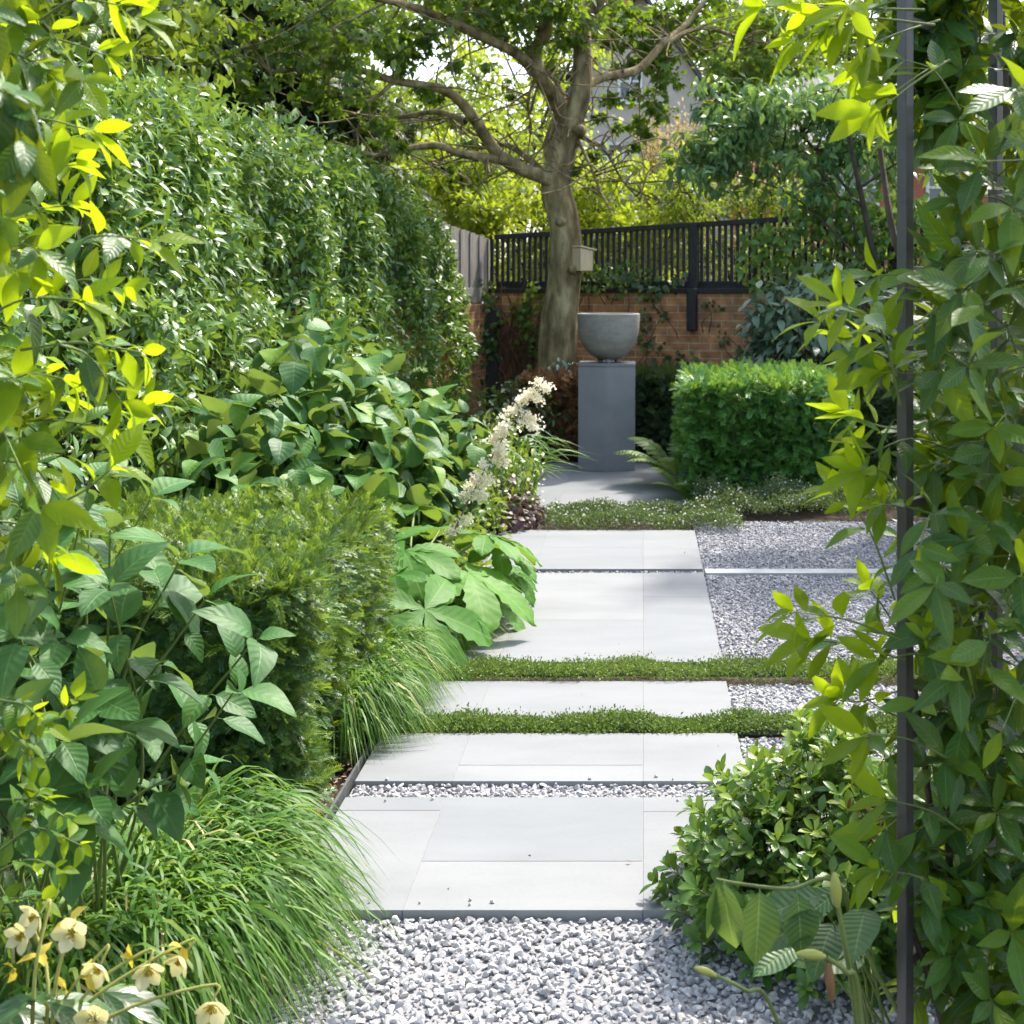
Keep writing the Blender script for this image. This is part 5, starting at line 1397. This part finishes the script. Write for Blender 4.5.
hang(760, 886, 2.43, .125, (-.05, -.15, -1), (.25, -.9, .3), 0, .35)
hang(797, 890, 2.46, .108, (.10, -.25, -1), (.15, -.85, .45), 1, .2)
for k in range(9):
    px, py, Y = U(800, 870), U(840, 960), U(2.45, 2.75)
    e = P(px, py, Y); SV.tube(spline([(.50 + U(-.1, .1), 2.75, -.03), (e + [.46, 2.72, .0]) / 2 + [0, 0, .06], e], 10), np.linspace(.0032, .0016, 10), 5, cap=False)
    a = U(2.4, 4.6); hang(px, py, Y, U(.11, .15), (math.cos(a), math.sin(a) * .7 - .2, U(-.5, .05)), (U(-.2, .2), -.35, 1), rng.integers(0, 2), U(0, .5))
LV.build('leaves', m_vib, vb); SV.build('stems', m_stem, vb)
# tall bud stalk and drooping seed pod
sg = thing('lily', 'lily stalks with pointed yellow green bud and drooping spent pod before the veined leaves', 'plant', (.36, 2.3, 0))
SG = MB(); b0 = np.array([.40, 2.35, -.03])
SG.tube(spline([b0, P(855, 1010, 2.32), P(846, 950, 2.3), P(838, 905, 2.3)], 20), np.linspace(.0055, .004, 20), 7)
SG.tube(spline([b0 + [-.02, 0, 0], P(858, 1000, 2.28), P(846, 972, 2.26), P(826, 957, 2.25)], 20), np.linspace(.0055, .004, 20), 7)
SG.tube(spline([b0 + [-.06, 0, 0], P(775, 1015, 2.25), P(745, 990, 2.2), P(715, 975, 2.2)], 20), np.linspace(.004, .0028, 20), 7)
SG.build('stems', m_stem, sg)
m_bud = noise_mat('yellow_green_bud', [(.3, (.28, .32, .06)), (.7, (.42, .40, .10))], scale=25, rough=.45, bump=.15)
def bud(p0, p1, r, name='bud', mat=None):
    m = MB(); p0 = np.asarray(p0); p1 = np.asarray(p1); t = np.linspace(0, 1, 12)
    m.tube(p0 + (p1 - p0) * t[:, None] + np.array([0, 0, -.006]) * (t ** 2)[:, None], r * np.sin(np.pi * (.08 + .88 * t)) ** .8, 9, lump=.06, rnd=.5); m.build(name, mat or m_bud, sg)
bud(P(838, 908, 2.3), P(834, 868, 2.3), .0095)
bud(P(826, 957, 2.25), P(796, 950, 2.25), .0085, 'seed_pod')
bud(P(828, 962, 2.25), P(832, 1000, 2.24), .008, 'seed_pod', m_brown)
bud(P(718, 977, 2.2), P(694, 964, 2.2), .006)


# =================================================================== LIGHT, SKY, CAMERA
EL, AZ = R(51), R(34)          # sun behind the garden wall, a little to one side
w = bpy.data.worlds.new('World'); scn.world = w; w.use_nodes = True
nt = w.node_tree; bg = nt.nodes['Background']
sk = nt.nodes.new('ShaderNodeTexSky'); sk.sky_type = 'NISHITA'; sk.sun_disc = False
sk.sun_elevation = EL; sk.sun_rotation = AZ; sk.air_density = 1.0; sk.dust_density = 3.0; sk.ozone_density = 1.0
hs = nt.nodes.new('ShaderNodeHueSaturation'); hs.inputs['Saturation'].default_value = .75; nt.links.new(sk.outputs[0], hs.inputs['Color']); nt.links.new(hs.outputs[0], bg.inputs[0]); bg.inputs[1].default_value = .15
sl_ = bpy.data.lights.new('sun', 'SUN'); sl_.energy = 2.35; sl_.angle = R(2); sl_.color = (1, .93, .82)
so = bpy.data.objects.new('sun', sl_); COL.objects.link(so)
sv = Vector((math.sin(AZ) * math.cos(EL), math.cos(AZ) * math.cos(EL), math.sin(EL)))
so.rotation_euler = (-sv).to_track_quat('-Z', 'Y').to_euler(); so.location = sv * 30

cam = bpy.data.cameras.new('camera'); co = bpy.data.objects.new('camera', cam); COL.objects.link(co)
cam.sensor_width = 36; cam.lens = F / 1024 * 36; co.location = (0, 0, H); co.rotation_euler = (R(90), 0, 0)
cam.shift_x = (512 - VX) / 1024; cam.shift_y = (VY - 512) / 1024
cam.clip_start = .05; cam.clip_end = 600
cam.dof.use_dof = True; cam.dof.focus_distance = 4.2; cam.dof.aperture_fstop = 9
scn.camera = co
scn.view_settings.view_transform = 'Standard'; scn.view_settings.look = 'None'
scn.view_settings.exposure = 1.72; scn.view_settings.gamma = 1
scn.cycles.use_denoising = True; scn.cycles.max_bounces = 10; scn.cycles.diffuse_bounces = 5; scn.cycles.glossy_bounces = 3; scn.cycles.transmission_bounces = 6
scn.cycles.caustics_reflective = False; scn.cycles.caustics_refractive = False
scn.cycles.sample_clamp_indirect = 6
